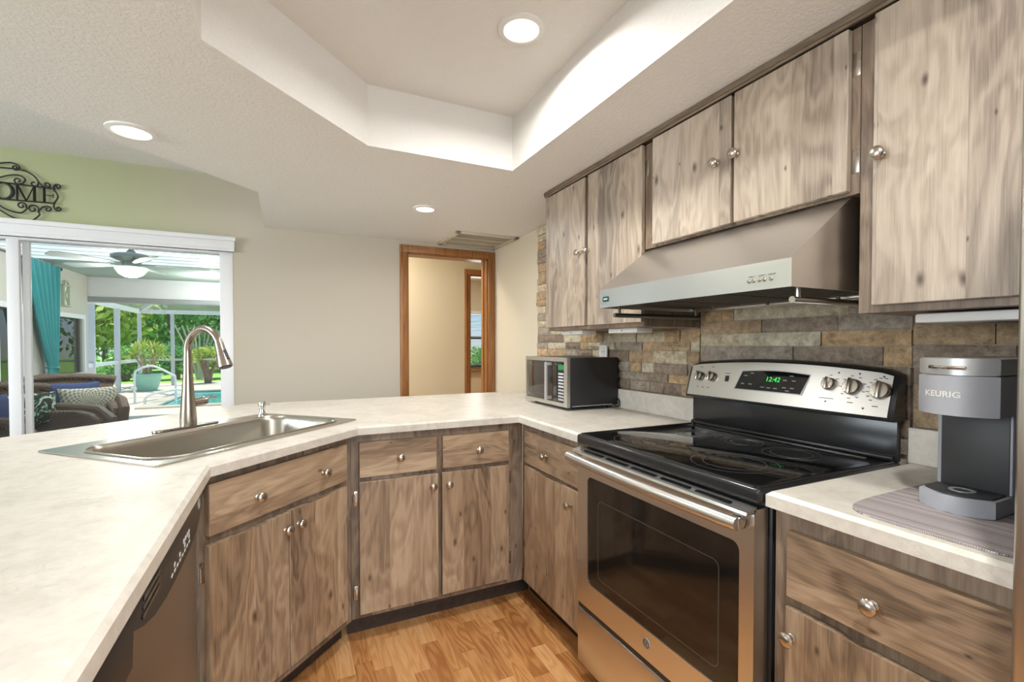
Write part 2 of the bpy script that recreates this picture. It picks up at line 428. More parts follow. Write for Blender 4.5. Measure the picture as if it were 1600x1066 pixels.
def leafmat(name, c1, c2, c3):
    a = N(name); a.set(Roughness=0.6)
    rnd = a.n('NewGeometry').outputs['Random Per Island']
    c = a.ramp(rnd, [(0.0, c1), (0.55, c2), (1.0, c3)]); a.l(c, a.p.inputs['Base Color'])
    tl = a.n('BsdfTranslucent'); a.l(c, tl.inputs[0]); mx = a.n('MixShader'); mx.inputs[0].default_value = 0.35
    a.l(a.p.outputs[0], mx.inputs[1]); a.l(tl.outputs[0], mx.inputs[2]); a.l(mx.outputs[0], a.out.inputs['Surface']); return a.m
LEAF1 = leafmat('bright_leaves', srgb(82, 150, 82), srgb(136, 200, 112), srgb(190, 230, 145))
LEAF2 = leafmat('mid_leaves', srgb(56, 122, 76), srgb(98, 170, 104), srgb(150, 206, 130))
LEAF3 = leafmat('yellow_leaves', srgb(126, 166, 62), srgb(184, 206, 96), srgb(224, 226, 140))
BARK = plain('bark', srgb(120, 104, 92), 0.9, noise=0.3, nscale=12)
GRASS = plain('lawn_grass', srgb(140, 186, 86), 0.9, noise=0.25, nscale=6)
CONC = plain('pool_deck_concrete', srgb(226, 214, 198), 0.85, noise=0.05, nscale=4)
LTILE = plain('lanai_tile', srgb(186, 184, 181), 0.5, noise=0.06, nscale=3)
def water():
    a = N('pool_water'); a.set(Roughness=0.03); a.p.inputs['Base Color'].default_value = srgb(112, 205, 205)
    f = a.noise(a.geo(), 3.0, 3); a.bump(f, 0.12, 0.05); return a.m
WATER = water()
def wicker():
    a = N('dark_wicker'); a.set(Roughness=0.55); o = a.obj()
    br = a.n('TexBrick'); a.l(o, br.inputs['Vector']); br.inputs['Scale'].default_value = 30
    m = a.n('Mapping'); a.l(o, m.inputs['Vector']); m.inputs['Scale'].default_value = (55, 55, 120)
    wv = a.n('TexWave', wave_type='BANDS', bands_direction='DIAGONAL'); wv.inputs['Scale'].default_value = 0.35; wv.inputs['Distortion'].default_value = 2.0
    a.l(m.outputs[0], wv.inputs['Vector'])
    a.l(a.ramp(wv.outputs['Fac'], [(0.1, srgb(48, 36, 32)), (0.6, srgb(110, 88, 76)), (0.95, srgb(150, 126, 110))]), a.p.inputs['Base Color'])
    a.bump(wv.outputs['Fac'], 0.6, 0.01); return a.m
WICK = wicker()
NAVY = plain('navy_fabric', srgb(46, 66, 118), 0.85, noise=0.12, nscale=40)
def medallion():
    a = N('medallion_fabric'); a.set(Roughness=0.9); o = a.obj(); sp = a.n('SeparateXYZ'); a.l(o, sp.inputs[0])
    x, z = sp.outputs[0], sp.outputs[2]
    d = a.math('SQRT', a.math('ADD', a.math('MULTIPLY', x, x), a.math('MULTIPLY', z, z)))
    ang = a.math('ARCTAN2', z, x)
    rings = a.math('SINE', a.math('MULTIPLY', d, 150.0)); pet = a.math('SINE', a.math('MULTIPLY', ang, 18.0))
    v = a.math('ADD', a.math('MULTIPLY', rings, pet), a.math('MULTIPLY', a.math('SUBTRACT', a.noise(o, 60, 2), 0.5), 2.2))
    a.l(a.ramp(a.math('MULTIPLY_ADD', v, 0.35, 0.5), [(0.3, srgb(122, 128, 128)), (0.62, srgb(210, 204, 180))]), a.p.inputs['Base Color']); return a.m
MEDAL = medallion()
def leafprint():
    a = N('leaf_print_fabric'); a.set(Roughness=0.9)
    f = a.noise(a.obj(), 9.0, 2, 0.4, 2.5)
    a.l(a.ramp(f, [(0.42, srgb(40, 52, 48)), (0.5, srgb(92, 128, 96)), (0.56, srgb(214, 222, 214))], 'CONSTANT'), a.p.inputs['Base Color']); return a.m
LEAFP = leafprint()
def teal():
    a = N('teal_curtain'); a.set(Roughness=0.8); c = srgb(70, 178, 184); a.p.inputs['Base Color'].default_value = c
    tl = a.n('BsdfTranslucent'); tl.inputs[0].default_value = srgb(70, 190, 196); mx = a.n('MixShader'); mx.inputs[0].default_value = 0.3
    a.l(a.p.outputs[0], mx.inputs[1]); a.l(tl.outputs[0], mx.inputs[2]); a.l(mx.outputs[0], a.out.inputs['Surface']); return a.m
TEAL = teal()
def woven():
    a = N('woven_mat'); a.set(Roughness=0.85); o = a.geo(); sp = a.n('SeparateXYZ'); a.l(o, sp.inputs[0])
    st = a.noise(a.comb(a.math('MULTIPLY', sp.outputs[0], 6.0), a.math('MULTIPLY', sp.outputs[1], 0.0), 0.0), 24.0, 3, 0.8)
    th = a.math('SINE', a.math('MULTIPLY', sp.outputs[1], 1900.0))
    v = a.math('ADD', st, a.math('MULTIPLY', th, 0.06))
    a.l(a.ramp(v, [(0.34, srgb(84, 74, 76)), (0.5, srgb(150, 140, 140)), (0.64, srgb(214, 208, 206))]), a.p.inputs['Base Color'])
    a.bump(th, 0.4, 0.001); return a.m
MATM = woven()
SAGE = plain('lanai_sage_paint', srgb(162, 180, 170), 0.8)
HOUSE = plain('lanai_wall_paint', srgb(206, 200, 190), 0.8)
FANM = plain('fan_pewter', srgb(120, 136, 134), 0.4, 0.3)
FANB = plain('fan_blade', srgb(190, 196, 194), 0.5)
POTM = plain('mint_glaze', srgb(150, 204, 184), 0.4)
ALU = plain('white_aluminium', srgb(232, 232, 236), 0.45)
BLIND = plain('dark_blind', srgb(56, 58, 62), 0.5)

# ------------------------------------------------------------------ the setting
def wall_xz(name, x0, x1, z0, z1, y0, y1, openings, mat):
    b = B(); xs = sorted({x0, x1, *[c for o in openings for c in (o[0], o[1])]}); zs = sorted({z0, z1, *[c for o in openings for c in (o[2], o[3])]})
    for i in range(len(xs) - 1):
        col = []
        for j in range(len(zs) - 1):
            cx, cz = (xs[i] + xs[i + 1]) / 2, (zs[j] + zs[j + 1]) / 2
            if any(o[0] < cx < o[1] and o[2] < cz < o[3] for o in openings): continue
            if col and abs(col[-1][1] - zs[j]) < 1e-6: col[-1][1] = zs[j + 1]
            else: col.append([zs[j], zs[j + 1]])
        for a, c in col: b.box((xs[i], y0, a), (xs[i + 1], y1, c))
    return struct(b.done(name, mat, smooth=False))
def wall_yz(name, y0, y1, z0, z1, x0, x1, openings, mat):
    b = B(); ys = sorted({y0, y1, *[c for o in openings for c in (o[0], o[1])]}); zs = sorted({z0, z1, *[c for o in openings for c in (o[2], o[3])]})
    for i in range(len(ys) - 1):
        for j in range(len(zs) - 1):
            cy, cz = (ys[i] + ys[i + 1]) / 2, (zs[j] + zs[j + 1]) / 2
            if any(o[0] < cy < o[1] and o[2] < cz < o[3] for o in openings): continue
            b.box((x0, ys[i], zs[j]), (x1, ys[i + 1], zs[j + 1]))
    return struct(b.done(name, mat, smooth=False))
SOF = 2.08; TRAY = 2.333; HI = 2.405; YB = 3.05
struct(B().box((-2.0, -2.2, -0.06), (0.0, 2.0, 0.0)).done('floor', FLOOR, smooth=False))
struct(B().plate([(-6.5, -4.0), (0.0, -4.0), (0.0, YB), (-6.5, YB)], [[(-2.0, -2.2), (0.0 - 0.001, -2.2), (0.0 - 0.001, 2.0), (-2.0, 2.0)]], 2, -0.06, -0.001).done('floor_living', LTILE, smooth=False))
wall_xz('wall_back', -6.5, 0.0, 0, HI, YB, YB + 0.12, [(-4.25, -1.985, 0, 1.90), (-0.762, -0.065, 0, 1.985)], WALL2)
wall_yz('wall_right', -4.0, YB + 0.12, 0, HI, 0.0, 0.1, [], WALL)
wall_yz('wall_left', -4.0, YB + 0.12, 0, HI, -6.6, -6.5, [(-1.7, 1.7, 0.95, 2.32)], WALL)
wall_xz('wall_front', -6.6, 0.1, 0, HI, -4.1, -4.0, [(-2.4, -0.1, 1.0, 2.3)], WALL)
struct(B().box((-6.6, -4.1, HI), (0.1, YB + 0.12, HI + 0.1)).done('ceiling_living', CEIL, smooth=False))
# kitchen soffit with its raised tray
sof = [(0.0, 3.05), (-1.77, 3.05), (-1.77, 2.195), (-2.60, 1.37), (-2.60, -4.0), (0.0, -4.0)]
hole = [(-0.655, 1.318), (-1.323, 1.318), (-1.836, 0.805), (-1.836, -0.75), (-1.323, -1.26), (-0.655, -1.26)]
cb = B().plate(sof, [hole], 2, SOF, HI - 0.002)
cb.prism([(p[0], p[1]) for p in hole], 2, TRAY, HI - 0.003)
struct(cb.done('ceiling', CEIL, smooth=False))
# hall and the room beyond it
wall_xz('wall_hall', -1.9, 1.9, 0, HI, 4.05, 4.15, [(0.14, 0.84, 0, 1.995)], HALLW)
wall_yz('wall_hall_left', 3.17, 4.05, 0, HI, -1.98, -1.88, [], HALLW)
struct(B().box((0.1, 3.17, 0), (1.9, 3.27, HI)).done('wall_hall_front', HALLW, smooth=False))
wall_yz('wall_hall_right', 3.17, 7.4, 0, HI, 1.95, 2.05, [], HALLW)
wall_yz('wall_bedroom_left', 4.15, 7.4, 0, HI, -0.6, -0.5, [], HALLW)
wall_xz('wall_bedroom', -0.5, 1.95, 0, HI, 7.3, 7.4, [(1.12, 1.90, 0.84, 1.86)], HALLW)
struct(B().box((-1.98, 3.17, -0.06), (2.05, 7.4, 0)).done('floor_hall', FLOOR, smooth=False))
struct(B().box((-1.98, 3.17, HI), (2.05, 7.4, HI + 0.1)).done('ceiling_hall', CEIL, smooth=False))
# oak door casings
def casing(name, xa, xb, ztop, yf, wdt, yb):
    b = B()
    for x0, x1 in ((xa - wdt, xa), (xb, xb + wdt)):
        b.box((x0, yf - 0.018, 0), (x1, yf, ztop + wdt), 0.005)
        b.box((x0 + 0.012, yf - 0.024, 0), (x0 + 0.022, yf - 0.016, ztop + wdt * 0.7), 0.003)
    b.box((xa - wdt, yf - 0.019, ztop), (xb + wdt, yf, ztop + wdt), 0.005)
    b.box((xa - 0.005, yf, 0), (xa + 0.012, yb, ztop)); b.box((xb - 0.012, yf, 0), (xb + 0.005, yb, ztop)); b.box((xa, yf, ztop - 0.012), (xb, yb, ztop + 0.004))
    b.box((xa + 0.012, yf + 0.05, 0), (xa + 0.024, yf + 0.085, ztop - 0.012)); b.box((xb - 0.024, yf + 0.05, 0), (xb - 0.012, yf + 0.085, ztop - 0.012))
    return struct(b.done(name, OAK))
casing('trim_1', -0.762, -0.065, 1.985, YB, 0.06, YB + 0.12)
casing('trim_2', 0.14, 0.84, 1.995, 4.05, 0.06, 4.15)
# bedroom window with blind
wd = B()
for lo, hi in (((1.12, 7.27, 1.80), (1.90, 7.36, 1.86)), ((1.12, 7.27, 0.84), (1.90, 7.36, 0.88)), ((1.12, 7.27, 0.84), (1.16, 7.36, 1.86)), ((1.86, 7.27, 0.84), (1.90, 7.36, 1.86)), ((1.12, 7.3, 1.35), (1.90, 7.34, 1.39))):
    wd.box(lo, hi, 0.004)
wn_ = struct(wd.done('window_1', WHITEPT))
B().box((1.16, 7.335, 0.88), (1.86, 7.341, 1.80)).done('window_pane', PANE, wn_, smooth=False)
B().box((1.08, 7.2, 0.755), (1.94, 7.3, 0.80), 0.006).done('window_sill', OAK, wn_)
bl = thing('window_blind', 'dark slatted blind in the window of the room beyond the hall', 'blind', (1.51, 7.25, 0.84))
b = B()
for k in range(34):
    z = 0.05 + k * 0.0265
    b.box((-0.36, -0.02, z), (0.36, 0.02, z + 0.009))
b.done('slats', BLIND, bl, smooth=False)
B().box((-0.37, -0.03, 0.95), (0.37, 0.02, 1.0), 0.004).done('head_rail', WHITEPT, bl)
B().box((-0.37, -0.022, 0.0), (0.37, 0.022, 0.035), 0.004).done('bottom_rail', BLIND, bl)

# sliding glass door to the lanai
dr = B()
dr.box((-2.046, YB - 0.005, 0), (-1.966, YB + 0.1, 1.90), 0.006)
dr.box((-4.25, YB - 0.005, 0), (-4.17, YB + 0.1, 1.90), 0.006)
dr.box((-4.25, YB - 0.0, 1.872), (-1.966, YB + 0.1, 1.91), 0.004)
dr.box((-4.25, YB + 0.0, 0), (-1.966, YB + 0.1, 0.03))
dr.box((-3.120, YB + 0.005, 0.03), (-3.062, YB + 0.04, 1.875), 0.006)
dr.box((-3.068, YB + 0.055, 0.03), (-3.034, YB + 0.085, 1.875), 0.006)
dr.box((-4.17, YB + 0.005, 0.03), (-4.1, YB + 0.04, 1.875), 0.006)
dr.box((-4.17, YB + 0.005, 0.03), (-3.1, YB + 0.04, 0.1), 0.006); dr.box((-3.03, YB + 0.055, 0.03), (-2.04, YB + 0.085, 0.1), 0.006)
sd = struct(dr.done('door_1', WHITEPT))
B().box((-4.1, YB + 0.02, 0.1), (-3.11, YB + 0.026, 1.875)).done('door_pane', PANE, sd, smooth=False)
B().box((-3.04, YB + 0.066, 0.1), (-2.046, YB + 0.072, 1.875)).done('door_pane', PANE, sd, smooth=False)
hb = B().box((-4.35, YB - 0.035, 1.885), (-1.953, YB, 1.965), 0.004)
hb.box((-4.37, YB - 0.05, 1.955), (-1.945, YB, 1.985), 0.006); hb.box((-4.35, YB - 0.042, 1.885), (-1.953, YB, 1.905), 0.003)
struct(hb.done('trim_3', WHITEPT))

# ------------------------------------------------------------------ ceiling fittings
def recessed(x, y, z, label, energy, r=0.075):
    t = thing('recessed_light', label, 'ceiling light', (x, y, z), 0, 'recessed ceiling lights')
    B().lathe([(r * 0.78, -0.001), (r * 0.82, -0.010), (r * 1.04, -0.006), (r * 1.06, 0.0)], n=40).done('trim_ring', WHITEP, t)
    B().lathe([(0, -0.003), (r * 0.80, -0.003), (r * 0.80, 0.0)], n=40).done('diffuser', LED, t)
    l = light('recessed_light_lamp', 'AREA', (x, y, z - 0.012), energy * 1.15, (1.0, 0.985, 0.95), r * 1.6, rot=(0, 0, 0)); l.data.spread = math.radians(165)
recessed(-0.90, 0.734, TRAY, 'bright round recessed light inside the raised ceiling tray', 11)
recessed(-2.17, 1.57, SOF, 'round recessed light in the soffit above the sink side, near the green wall', 7, 0.078)
recessed(-0.868, 2.105, SOF, 'small round recessed light in front of the ceiling vent and doorway', 7, 0.068)
recessed(-1.25, -0.75, TRAY, 'unseen fill light added in the tray overhead, behind the view', 20)  # unseen lamp added to fill the tray and kitchen
vt = thing('ceiling_vent', 'beige slatted air vent in the ceiling above the oak doorway', 'vent', (-0.257, 2.80, SOF))
f = B()
for lo, hi in (((-0.255, -0.245, -0.012), (0.252, -0.205, 0)), ((-0.255, 0.205, -0.012), (0.252, 0.243, 0)), ((-0.255, -0.245, -0.012), (-0.215, 0.243, 0)), ((0.212, -0.245, -0.012), (0.252, 0.243, 0))):
    f.box(lo, hi, 0.004)
VENTM = plain('vent_paint', srgb(205, 196, 178), 0.5)
f.done('frame', VENTM, vt)
sl = B()
for k in range(14):
    y = -0.195 + k * 0.03
    M = Matrix.Translation((0, y, -0.004)) @ Matrix.Rotation(math.radians(38), 4, 'X')
    sl.box((-0.215, -0.014, -0.0015), (0.212, 0.014, 0.0015), M=M)
sl.box((-0.215, -0.205, -0.0015), (0.212, 0.205, 0.0))
for yy in (-0.07, 0.07): sl.box((-0.215, yy - 0.006, -0.013), (0.212, yy + 0.006, -0.003))
sl.done('louvres', plain('vent_louvre', srgb(196, 186, 168), 0.5), vt, smooth=False)

# ------------------------------------------------------------------ stacked stone on the right wall
st = B()
def stones(y0, y1, z0, z1, hs, wmin, wmax, jag=0.0):
    z = z0; i = 0
    while z < z1 - 0.012:
        h = min(hs[i % len(hs)] * random.uniform(0.92, 1.08), z1 - z); i += 1
        if z1 - (z + h) < 0.02: h = z1 - z
        y = y1 + random.uniform(-jag, jag * 0.3)
        while y > y0 + 1e-4:
            wd_ = random.uniform(wmin, wmax); ye = max(y0, y - wd_)
            if ye - y0 < 0.05: ye = y0
            d = random.uniform(0.018, 0.034); g = 0.0012
            nu, nv = max(2, int((y - ye) / 0.02)), max(2, int(h / 0.02))
            ph = [random.uniform(0, 9) for _ in range(4)]; rg = random.uniform(0.0015, 0.0055)
            def fn(u, v, y=y, ye=ye, z=z, h=h, d=d, ph=ph, rg=rg, g=g):
                edge = min(u, 1 - u, 1e9) * (y - ye); edz = min(v, 1 - v) * h
                e = min(1, min(edge, edz) / 0.008)
                j = rg * (math.sin(ph[0] + u * 9) + math.sin(ph[1] + v * 7 + u * 5) + random.uniform(-0.7, 0.7))
                return Vector((-(d * (0.62 + 0.38 * e) + j * e), y - g - (y - ye - 2 * g) * u, z + g + (h - 2 * g) * v))
            t = bmesh.new()
            V = [[t.verts.new(fn(a / nu, c / nv)) for c in range(nv + 1)] for a in range(nu + 1)]
            for a in range(nu):
                for c in range(nv): t.faces.new((V[a][c], V[a + 1][c], V[a + 1][c + 1], V[a][c + 1]))
            rim = [V[a][0] for a in range(nu + 1)] + [V[nu][c] for c in range(1, nv + 1)] + [V[a][nv] for a in range(nu - 1, -1, -1)] + [V[0][c] for c in range(nv - 1, 0, -1)]
            back = [t.verts.new((-0.001, q.co.y, q.co.z)) for q in rim]
            for k in range(len(rim)):
                k2 = (k + 1) % len(rim); t.faces.new((rim[k], rim[k2], back[k2], back[k]))
            st._merge(t); y = ye
        z += h
stones(0.772, 2.25, 1.016, SOF - 0.004, [0.052, 0.042, 0.05, 0.058, 0.04, 0.056], 0.07, 0.24, 0.012)
stones(-0.001, 0.767, 0.93, 1.66, [0.052, 0.06, 0.088, 0.052, 0.062, 0.05], 0.12, 0.30)
stones(-0.44, -0.004, 1.016, 1.40, [0.052, 0.06, 0.05, 0.066], 0.10, 0.26)
struct(st.done('wall_stone', STONE, ang=50))

# ------------------------------------------------------------------ hardware shared by the cabinets
KNOB = B().lathe([(0.0095, 0), (0.0095, 0.003), (0.006, 0.006), (0.0055, 0.014), (0.010, 0.018), (0.0155, 0.021), (0.0165, 0.025), (0.0135, 0.029), (0.006, 0.0315), (0, 0.032)], axis='-y', n=24).mesh('knob', NICKEL)
hg = B().box((-0.009, -0.003, -0.03), (0.009, 0, 0.03), 0.001); hg.lathe([(0, -0.02), (0.0045, -0.02), (0.0045, 0.02), (0, 0.02)], (-0.009, -0.009, 0), 12)
hg.lathe([(0, 0), (0.003, 0), (0.002, 0.0015), (0, 0.002)], (0.0, -0.003, 0.02), 8, '-y'); hg.lathe([(0, 0), (0.003, 0), (0.002, 0.0015), (0, 0.002)], (0.0, -0.003, -0.02), 8, '-y')
HINGE = hg.mesh('hinge', NICKEL)

def front(parent, kind, x0, x1, z0, z1, grain, knobs=(), hinges=(), notch=False):
    """a slab door or drawer front, 20 mm thick, proud of the frame at local y = 0"""
    b = B()
    if notch:                                              # finger pulls cut into the top edge
        c1, c2 = x0 + (x1 - x0) * 0.28, x0 + (x1 - x0) * 0.72
        top = [(x1, z1), (c2, z1), (c2 - 0.012, z1 - 0.005), (c1 + 0.012, z1 - 0.005), (c1, z1), (x0, z1)]
        b.prism([(x0, z0), (x1, z0)] + top, 1, -0.020, -0.001, bev=0.0012, seg=1, grain=2)
    else:
        b.box((x0, -0.020, z0), (x1, -0.001, z1), 0.0018, 1, grain=grain)
    d = b.done(kind, WOOD if parent.name.startswith('upper') else WOOD_SHADED, parent)
    for kx, kz in knobs: put(KNOB, 'knob', d, (kx, -0.020, kz))
    for hx, hz, side in hinges: put(HINGE, 'hinge', d, (hx, -0.001, hz), (0, 0, 0 if side > 0 else PI))
    return d

# ------------------------------------------------------------------ base cabinets
ZT = 0.878
# back run under the peninsula: local x = world x - X0, front at y = 1.318
X0 = -1.398
c = thing('base_cabinet', 'wooden base cabinet with two drawers over two doors, between the sink cabinet and the corner', 'cabinet', (X0, 1.318, 0), 0)
b = B().box((0.0, 0, 0.10), (0.796, 0.56, ZT), grain=2); b.done('body', WOODF, c, smooth=False)
B().box((-0.01, 0.075, 0), (0.87, 0.10, 0.10)).done('toe_kick', TOEK, c, smooth=False)
wx = lambda x: x - X0
front(c, 'drawer', wx(-1.367), wx(-1.036), 0.697, 0.845, 0, [(wx(-1.199), 0.769)])
front(c, 'drawer', wx(-1.008), wx(-0.683), 0.697, 0.843, 0, [(wx(-0.838), 0.767)])
front(c, 'door', wx(-1.367), wx(-1.030), 0.122, 0.678, 2, [(wx(-1.057), 0.626)], [(wx(-1.379), 0.609, 1), (wx(-1.379), 0.21, 1)])
front(c, 'door', wx(-1.012), wx(-0.683), 0.127, 0.678, 2, [(wx(-0.983), 0.625)], [(wx(-0.672), 0.614, -1), (wx(-0.672), 0.223, -1)])
# sink cabinet on the diagonal: local x runs from its right end (negative) along the front
c = thing('sink_cabinet', 'diagonal wooden cabinet under the sink, one wide drawer front over two doors', 'cabinet', (-1.401, 1.310, 0), PI / 4)
b = B(); L = 0.655
b.box((-L, 0, 0.10), (0, 0.02, ZT), grain=2); b.box((-L, 0.02, 0.10), (-L + 0.018, 0.30, ZT)); b.box((-0.018, 0.02, 0.10), (0, 0.30, ZT)); b.box((-L, 0.02, 0.10), (0, 0.30, 0.118))
b.done('body', WOODF, c, smooth=False)
B().box((-L - 0.03, 0.075, 0), (0.03, 0.10, 0.10)).done('toe_kick', TOEK, c, smooth=False)
# diag offset: s is measured from the counter corner (-1.374, 1.283); the cabinet origin lies 0.0 along e1 of it
front(c, 'drawer', -0.636, -0.044, 0.702, 0.851, 0, [(-0.474, 0.769), (-0.18, 0.771)])
front(c, 'door', -0.638, -0.346, 0.135, 0.676, 2, [(-0.363, 0.622)], [(-0.648, 0.60, 1), (-0.648, 0.22, 1)], notch=True)
front(c, 'door', -0.341, -0.046, 0.135, 0.680, 2, [(-0.305, 0.623)], [(-0.035, 0.22, -1)], notch=True)
# corner cabinet on the right run, left of the range. rotz -90: world = (ly, -lx) + loc
RZ = -PI / 2
Y1 = 1.318
c = thing('base_cabinet', 'narrow wooden base cabinet with one drawer and door, in the corner left of the range', 'cabinet', (-0.60, Y1, 0), RZ)
B().box((0.002, 0, 0.10), (0.551, 0.595, ZT), grain=2).done('body', WOODF, c, smooth=False)
B().box((-0.07, 0.075, 0), (0.551, 0.10, 0.10)).done('toe_kick', TOEK, c, smooth=False)
wy = lambda y: Y1 - y
front(c, 'drawer', wy(1.262), wy(0.782), 0.692, 0.845, 0, [(wy(1.051), 0.764)])
front(c, 'door', wy(1.262), wy(0.782), 0.125, 0.678, 2, [(wy(0.851), 0.612)], notch=True)
# right of the range
Y1r = -0.003
c = thing('base_cabinet', 'wooden base cabinet right of the range, wide drawer over a door', 'cabinet', (-0.60, Y1r, 0), RZ)
B().box((0.0, 0, 0.10), (0.43, 0.595, ZT), grain=2).done('body', WOODF, c, smooth=False)
B().box((0, 0.075, 0), (0.43, 0.10, 0.10)).done('toe_kick', TOEK, c, smooth=False)
front(c, 'drawer', 0.039, 0.424, 0.684, 0.832, 0, [(0.216, 0.752)])
front(c, 'door', 0.038, 0.424, 0.125, 0.660, 2, [(0.055, 0.598)], notch=True)
# left run beyond the dishwasher
c = thing('base_cabinet', 'wooden base cabinet on the left run, past the dishwasher', 'cabinet', (-1.868, -0.70, 0), PI / 2)
B().box((0.0, 0, 0.10), (0.655, 0.56, ZT), grain=2).done('body', WOODF, c, smooth=False)
front(c, 'drawer', 0.03, 0.62, 0.70, 0.845, 0, [(0.32, 0.77)]); front(c, 'door', 0.03, 0.32, 0.125, 0.678, 2, [(0.29, 0.62)]); front(c, 'door', 0.33, 0.62, 0.125, 0.678, 2, [(0.36, 0.62)])

# ------------------------------------------------------------------ worktops
def worktop(name, poly, hole, edges_front, label):
    """laminate slab with a small chamfer along its whole outline"""
    n = len(poly); ins = 0.009; inset = []
    A = sum(poly[i][0] * poly[(i + 1) % n][1] - poly[(i + 1) % n][0] * poly[i][1] for i in range(n)); sg = 1 if A > 0 else -1
    for i in range(n):
        p0, p1, p2 = Vector(poly[i - 1]), Vector(poly[i]), Vector(poly[(i + 1) % n])
        d1 = (p1 - p0).normalized(); d2 = (p2 - p1).normalized()
        n1 = Vector((-d1.y, d1.x)) * sg * ins; n2 = Vector((-d2.y, d2.x)) * sg * ins
        den = 1 + n1.normalized().dot(n2.normalized()); inset.append(tuple(p1 + (n1 + n2) / den))
    t = bmesh.new(); loops = [inset] + ([hole] if hole else [])
    tris = tessellate_polygon([[Vector((p[0], p[1], 0)) for p in L] for L in loops])
    top = [t.verts.new((p[0], p[1], 0.914)) for L in loops for p in L]
    for tr in tris:
        t.faces.new([top[i] for i in tr])
    o1 = [t.verts.new((p[0], p[1], 0.906)) for p in poly]; o2 = [t.verts.new((p[0], p[1], 0.8785)) for p in poly]
    for i in range(n):
        j = (i + 1) % n
        t.faces.new((top[i], top[j], o1[j], o1[i])); t.faces.new((o1[i], o1[j], o2[j], o2[i]))
    loops2 = [poly] + ([hole] if hole else [])
    tris = tessellate_polygon([[Vector((p[0], p[1], 0)) for p in L] for L in loops2])
    hb_ = [t.verts.new((p[0], p[1], 0.8785)) for p in hole] if hole else []
    bot = o2 + hb_
    for tr in tris: t.faces.new([bot[i] for i in tr])
    if hole:
        m = len(hole)
        for i in range(m):
            j = (i + 1) % m; t.faces.new((top[n + i], top[n + j], hb_[j], hb_[i]))
    b = B(); b._merge(t)
    return tag(b.done(name, LAM, ang=20), label, 'countertop')
E1 = Vector((math.cos(PI / 4), math.sin(PI / 4), 0)); E2 = Vector((-math.sin(PI / 4), math.cos(PI / 4), 0))
SO = Vector((-1.6565, 1.156, 0))
def sk(s, t): q = SO + E1 * s + E2 * t; return (q.x, q.y)
hole_s = [sk(*p) for p in rrect(-0.41, 0.02, 0.41, 0.53, 0.05, 3)]
main = [(0.0, 0.769), (-0.638, 0.769), (-0.638, 1.283), (-1.374, 1.283), (-1.83, 0.827), (-1.83, -0.72), (-2.75, -0.72), (-2.75, 1.44), (-1.85, 2.34), (0.0, 2.34)]
wt = worktop('worktop', main, hole_s, None, 'cream laminate worktop wrapping from the left run past the sink to the range')
bs = B(); bs.box((-0.0385, 0.771, 0.9145), (-0.0005, 2.33, 1.015), 0.002)
bs.done('backsplash', LAM, wt)
wt2 = worktop('worktop', [(0.0, -0.003), (0.0, -0.439), (-0.638, -0.439), (-0.638, -0.003)], None, None, 'short cream laminate worktop with the coffee maker, between range and fridge')
B().box((-0.036, -0.44, 0.9145), (-0.0005, -0.004, 1.015), 0.002).done('backsplash', LAM, wt2)

# ------------------------------------------------------------------ sink, faucet, soap pump
s = thing('sink', 'stainless steel drop-in sink set diagonally in the cream worktop', 'sink', (SO.x, SO.y, 0.914), PI / 4)
b = B(); outer = rrect(-0.4295, 0.0, 0.4295, 0.54, 0.012, 4); bowl = rrect(-0.385, 0.045, 0.385, 0.435, 0.085, 10)
b.plate(outer, [bowl], 2, 0.0006, 0.0055)
b.done('rim', SINKST, s)
t = bmesh.new(); rings = []
for off, z in ((0.0, 0.0058), (0.004, 0.0), (0.009, -0.012), (0.016, -0.15), (0.03, -0.183), (0.06, -0.196), (0.15, -0.2)):
    rings.append([t.verts.new((p[0], p[1], z)) for p in rrect(-0.385 + off, 0.045 + off, 0.385 - off, 0.435 - off, max(0.085 - off * 0.6, 0.02), 10)])
for a, c2 in zip(rings, rings[1:]):
    for k in range(len(a)): t.faces.new((a[k], a[(k + 1) % len(a)], c2[(k + 1) % len(a)], c2[k]))
t.faces.new(rings[-1])
b = B(); b._merge(t); b.lathe([(0, -0.1965), (0.028, -0.1965), (0.042, -0.1955), (0.045, -0.199)], (0.0, 0.24, 0), 24); b.done('bowl', SINKST, s, ang=60)
B().tube([(p[0], p[1], 0.0062) for p in rrect(-0.392, 0.038, 0.392, 0.442, 0.09, 10)], 0.004, 6, True).done('bead', SINKST, s)
B().lathe([(0, 0.0), (0.03, 0.0), (0.036, 0.002), (0.036, 0.006), (0.02, 0.006), (0.018, 0.012), (0.0, 0.012)], (0, 0.24, -0.199), 24).done('drain', CHROME, s)
FX, FY = 0.020, 0.492
fq = sk(FX, FY)
fa = thing('faucet', 'brushed nickel pull-down gooseneck faucet behind the sink', 'faucet', (fq[0], fq[1], 0.9195), PI / 4)
B().rbox((-0.135, -0.022, 0), (0.125, 0.022, 0.009), 0.02, 2, 0.002, 6).done('deck_plate', FAUCET, fa)
B().lathe([(0, 0.009), (0.029, 0.009), (0.0295, 0.03), (0.026, 0.08), (0.020, 0.16), (0.0165, 0.23), (0.0158, 0.285), (0.0152, 0.285)], n=32).done('body', FAUCET, fa)
R = 0.088; zc = 0.305; pts = [(0, 0, 0.28), (0, 0, 0.292)]
pts += [(0, -R + R * math.cos(math.radians(a)), zc + R * math.sin(math.radians(a))) for a in range(0, 161, 8)]
e = Vector(pts[-1]); dvec = Vector((0, math.cos(math.radians(160 + 90)), math.sin(math.radians(160 + 90))))
B().tube(pts, 0.0143, 16).done('gooseneck', FAUCET, fa)
hd = [e + dvec * k for k in (-0.005, 0.0, 0.018, 0.045, 0.085, 0.095)]
sh = B().tube(hd, [0.0152, 0.0158, 0.0165, 0.0195, 0.0258, 0.0262], 20).done('spray_head', FAUCET, fa)
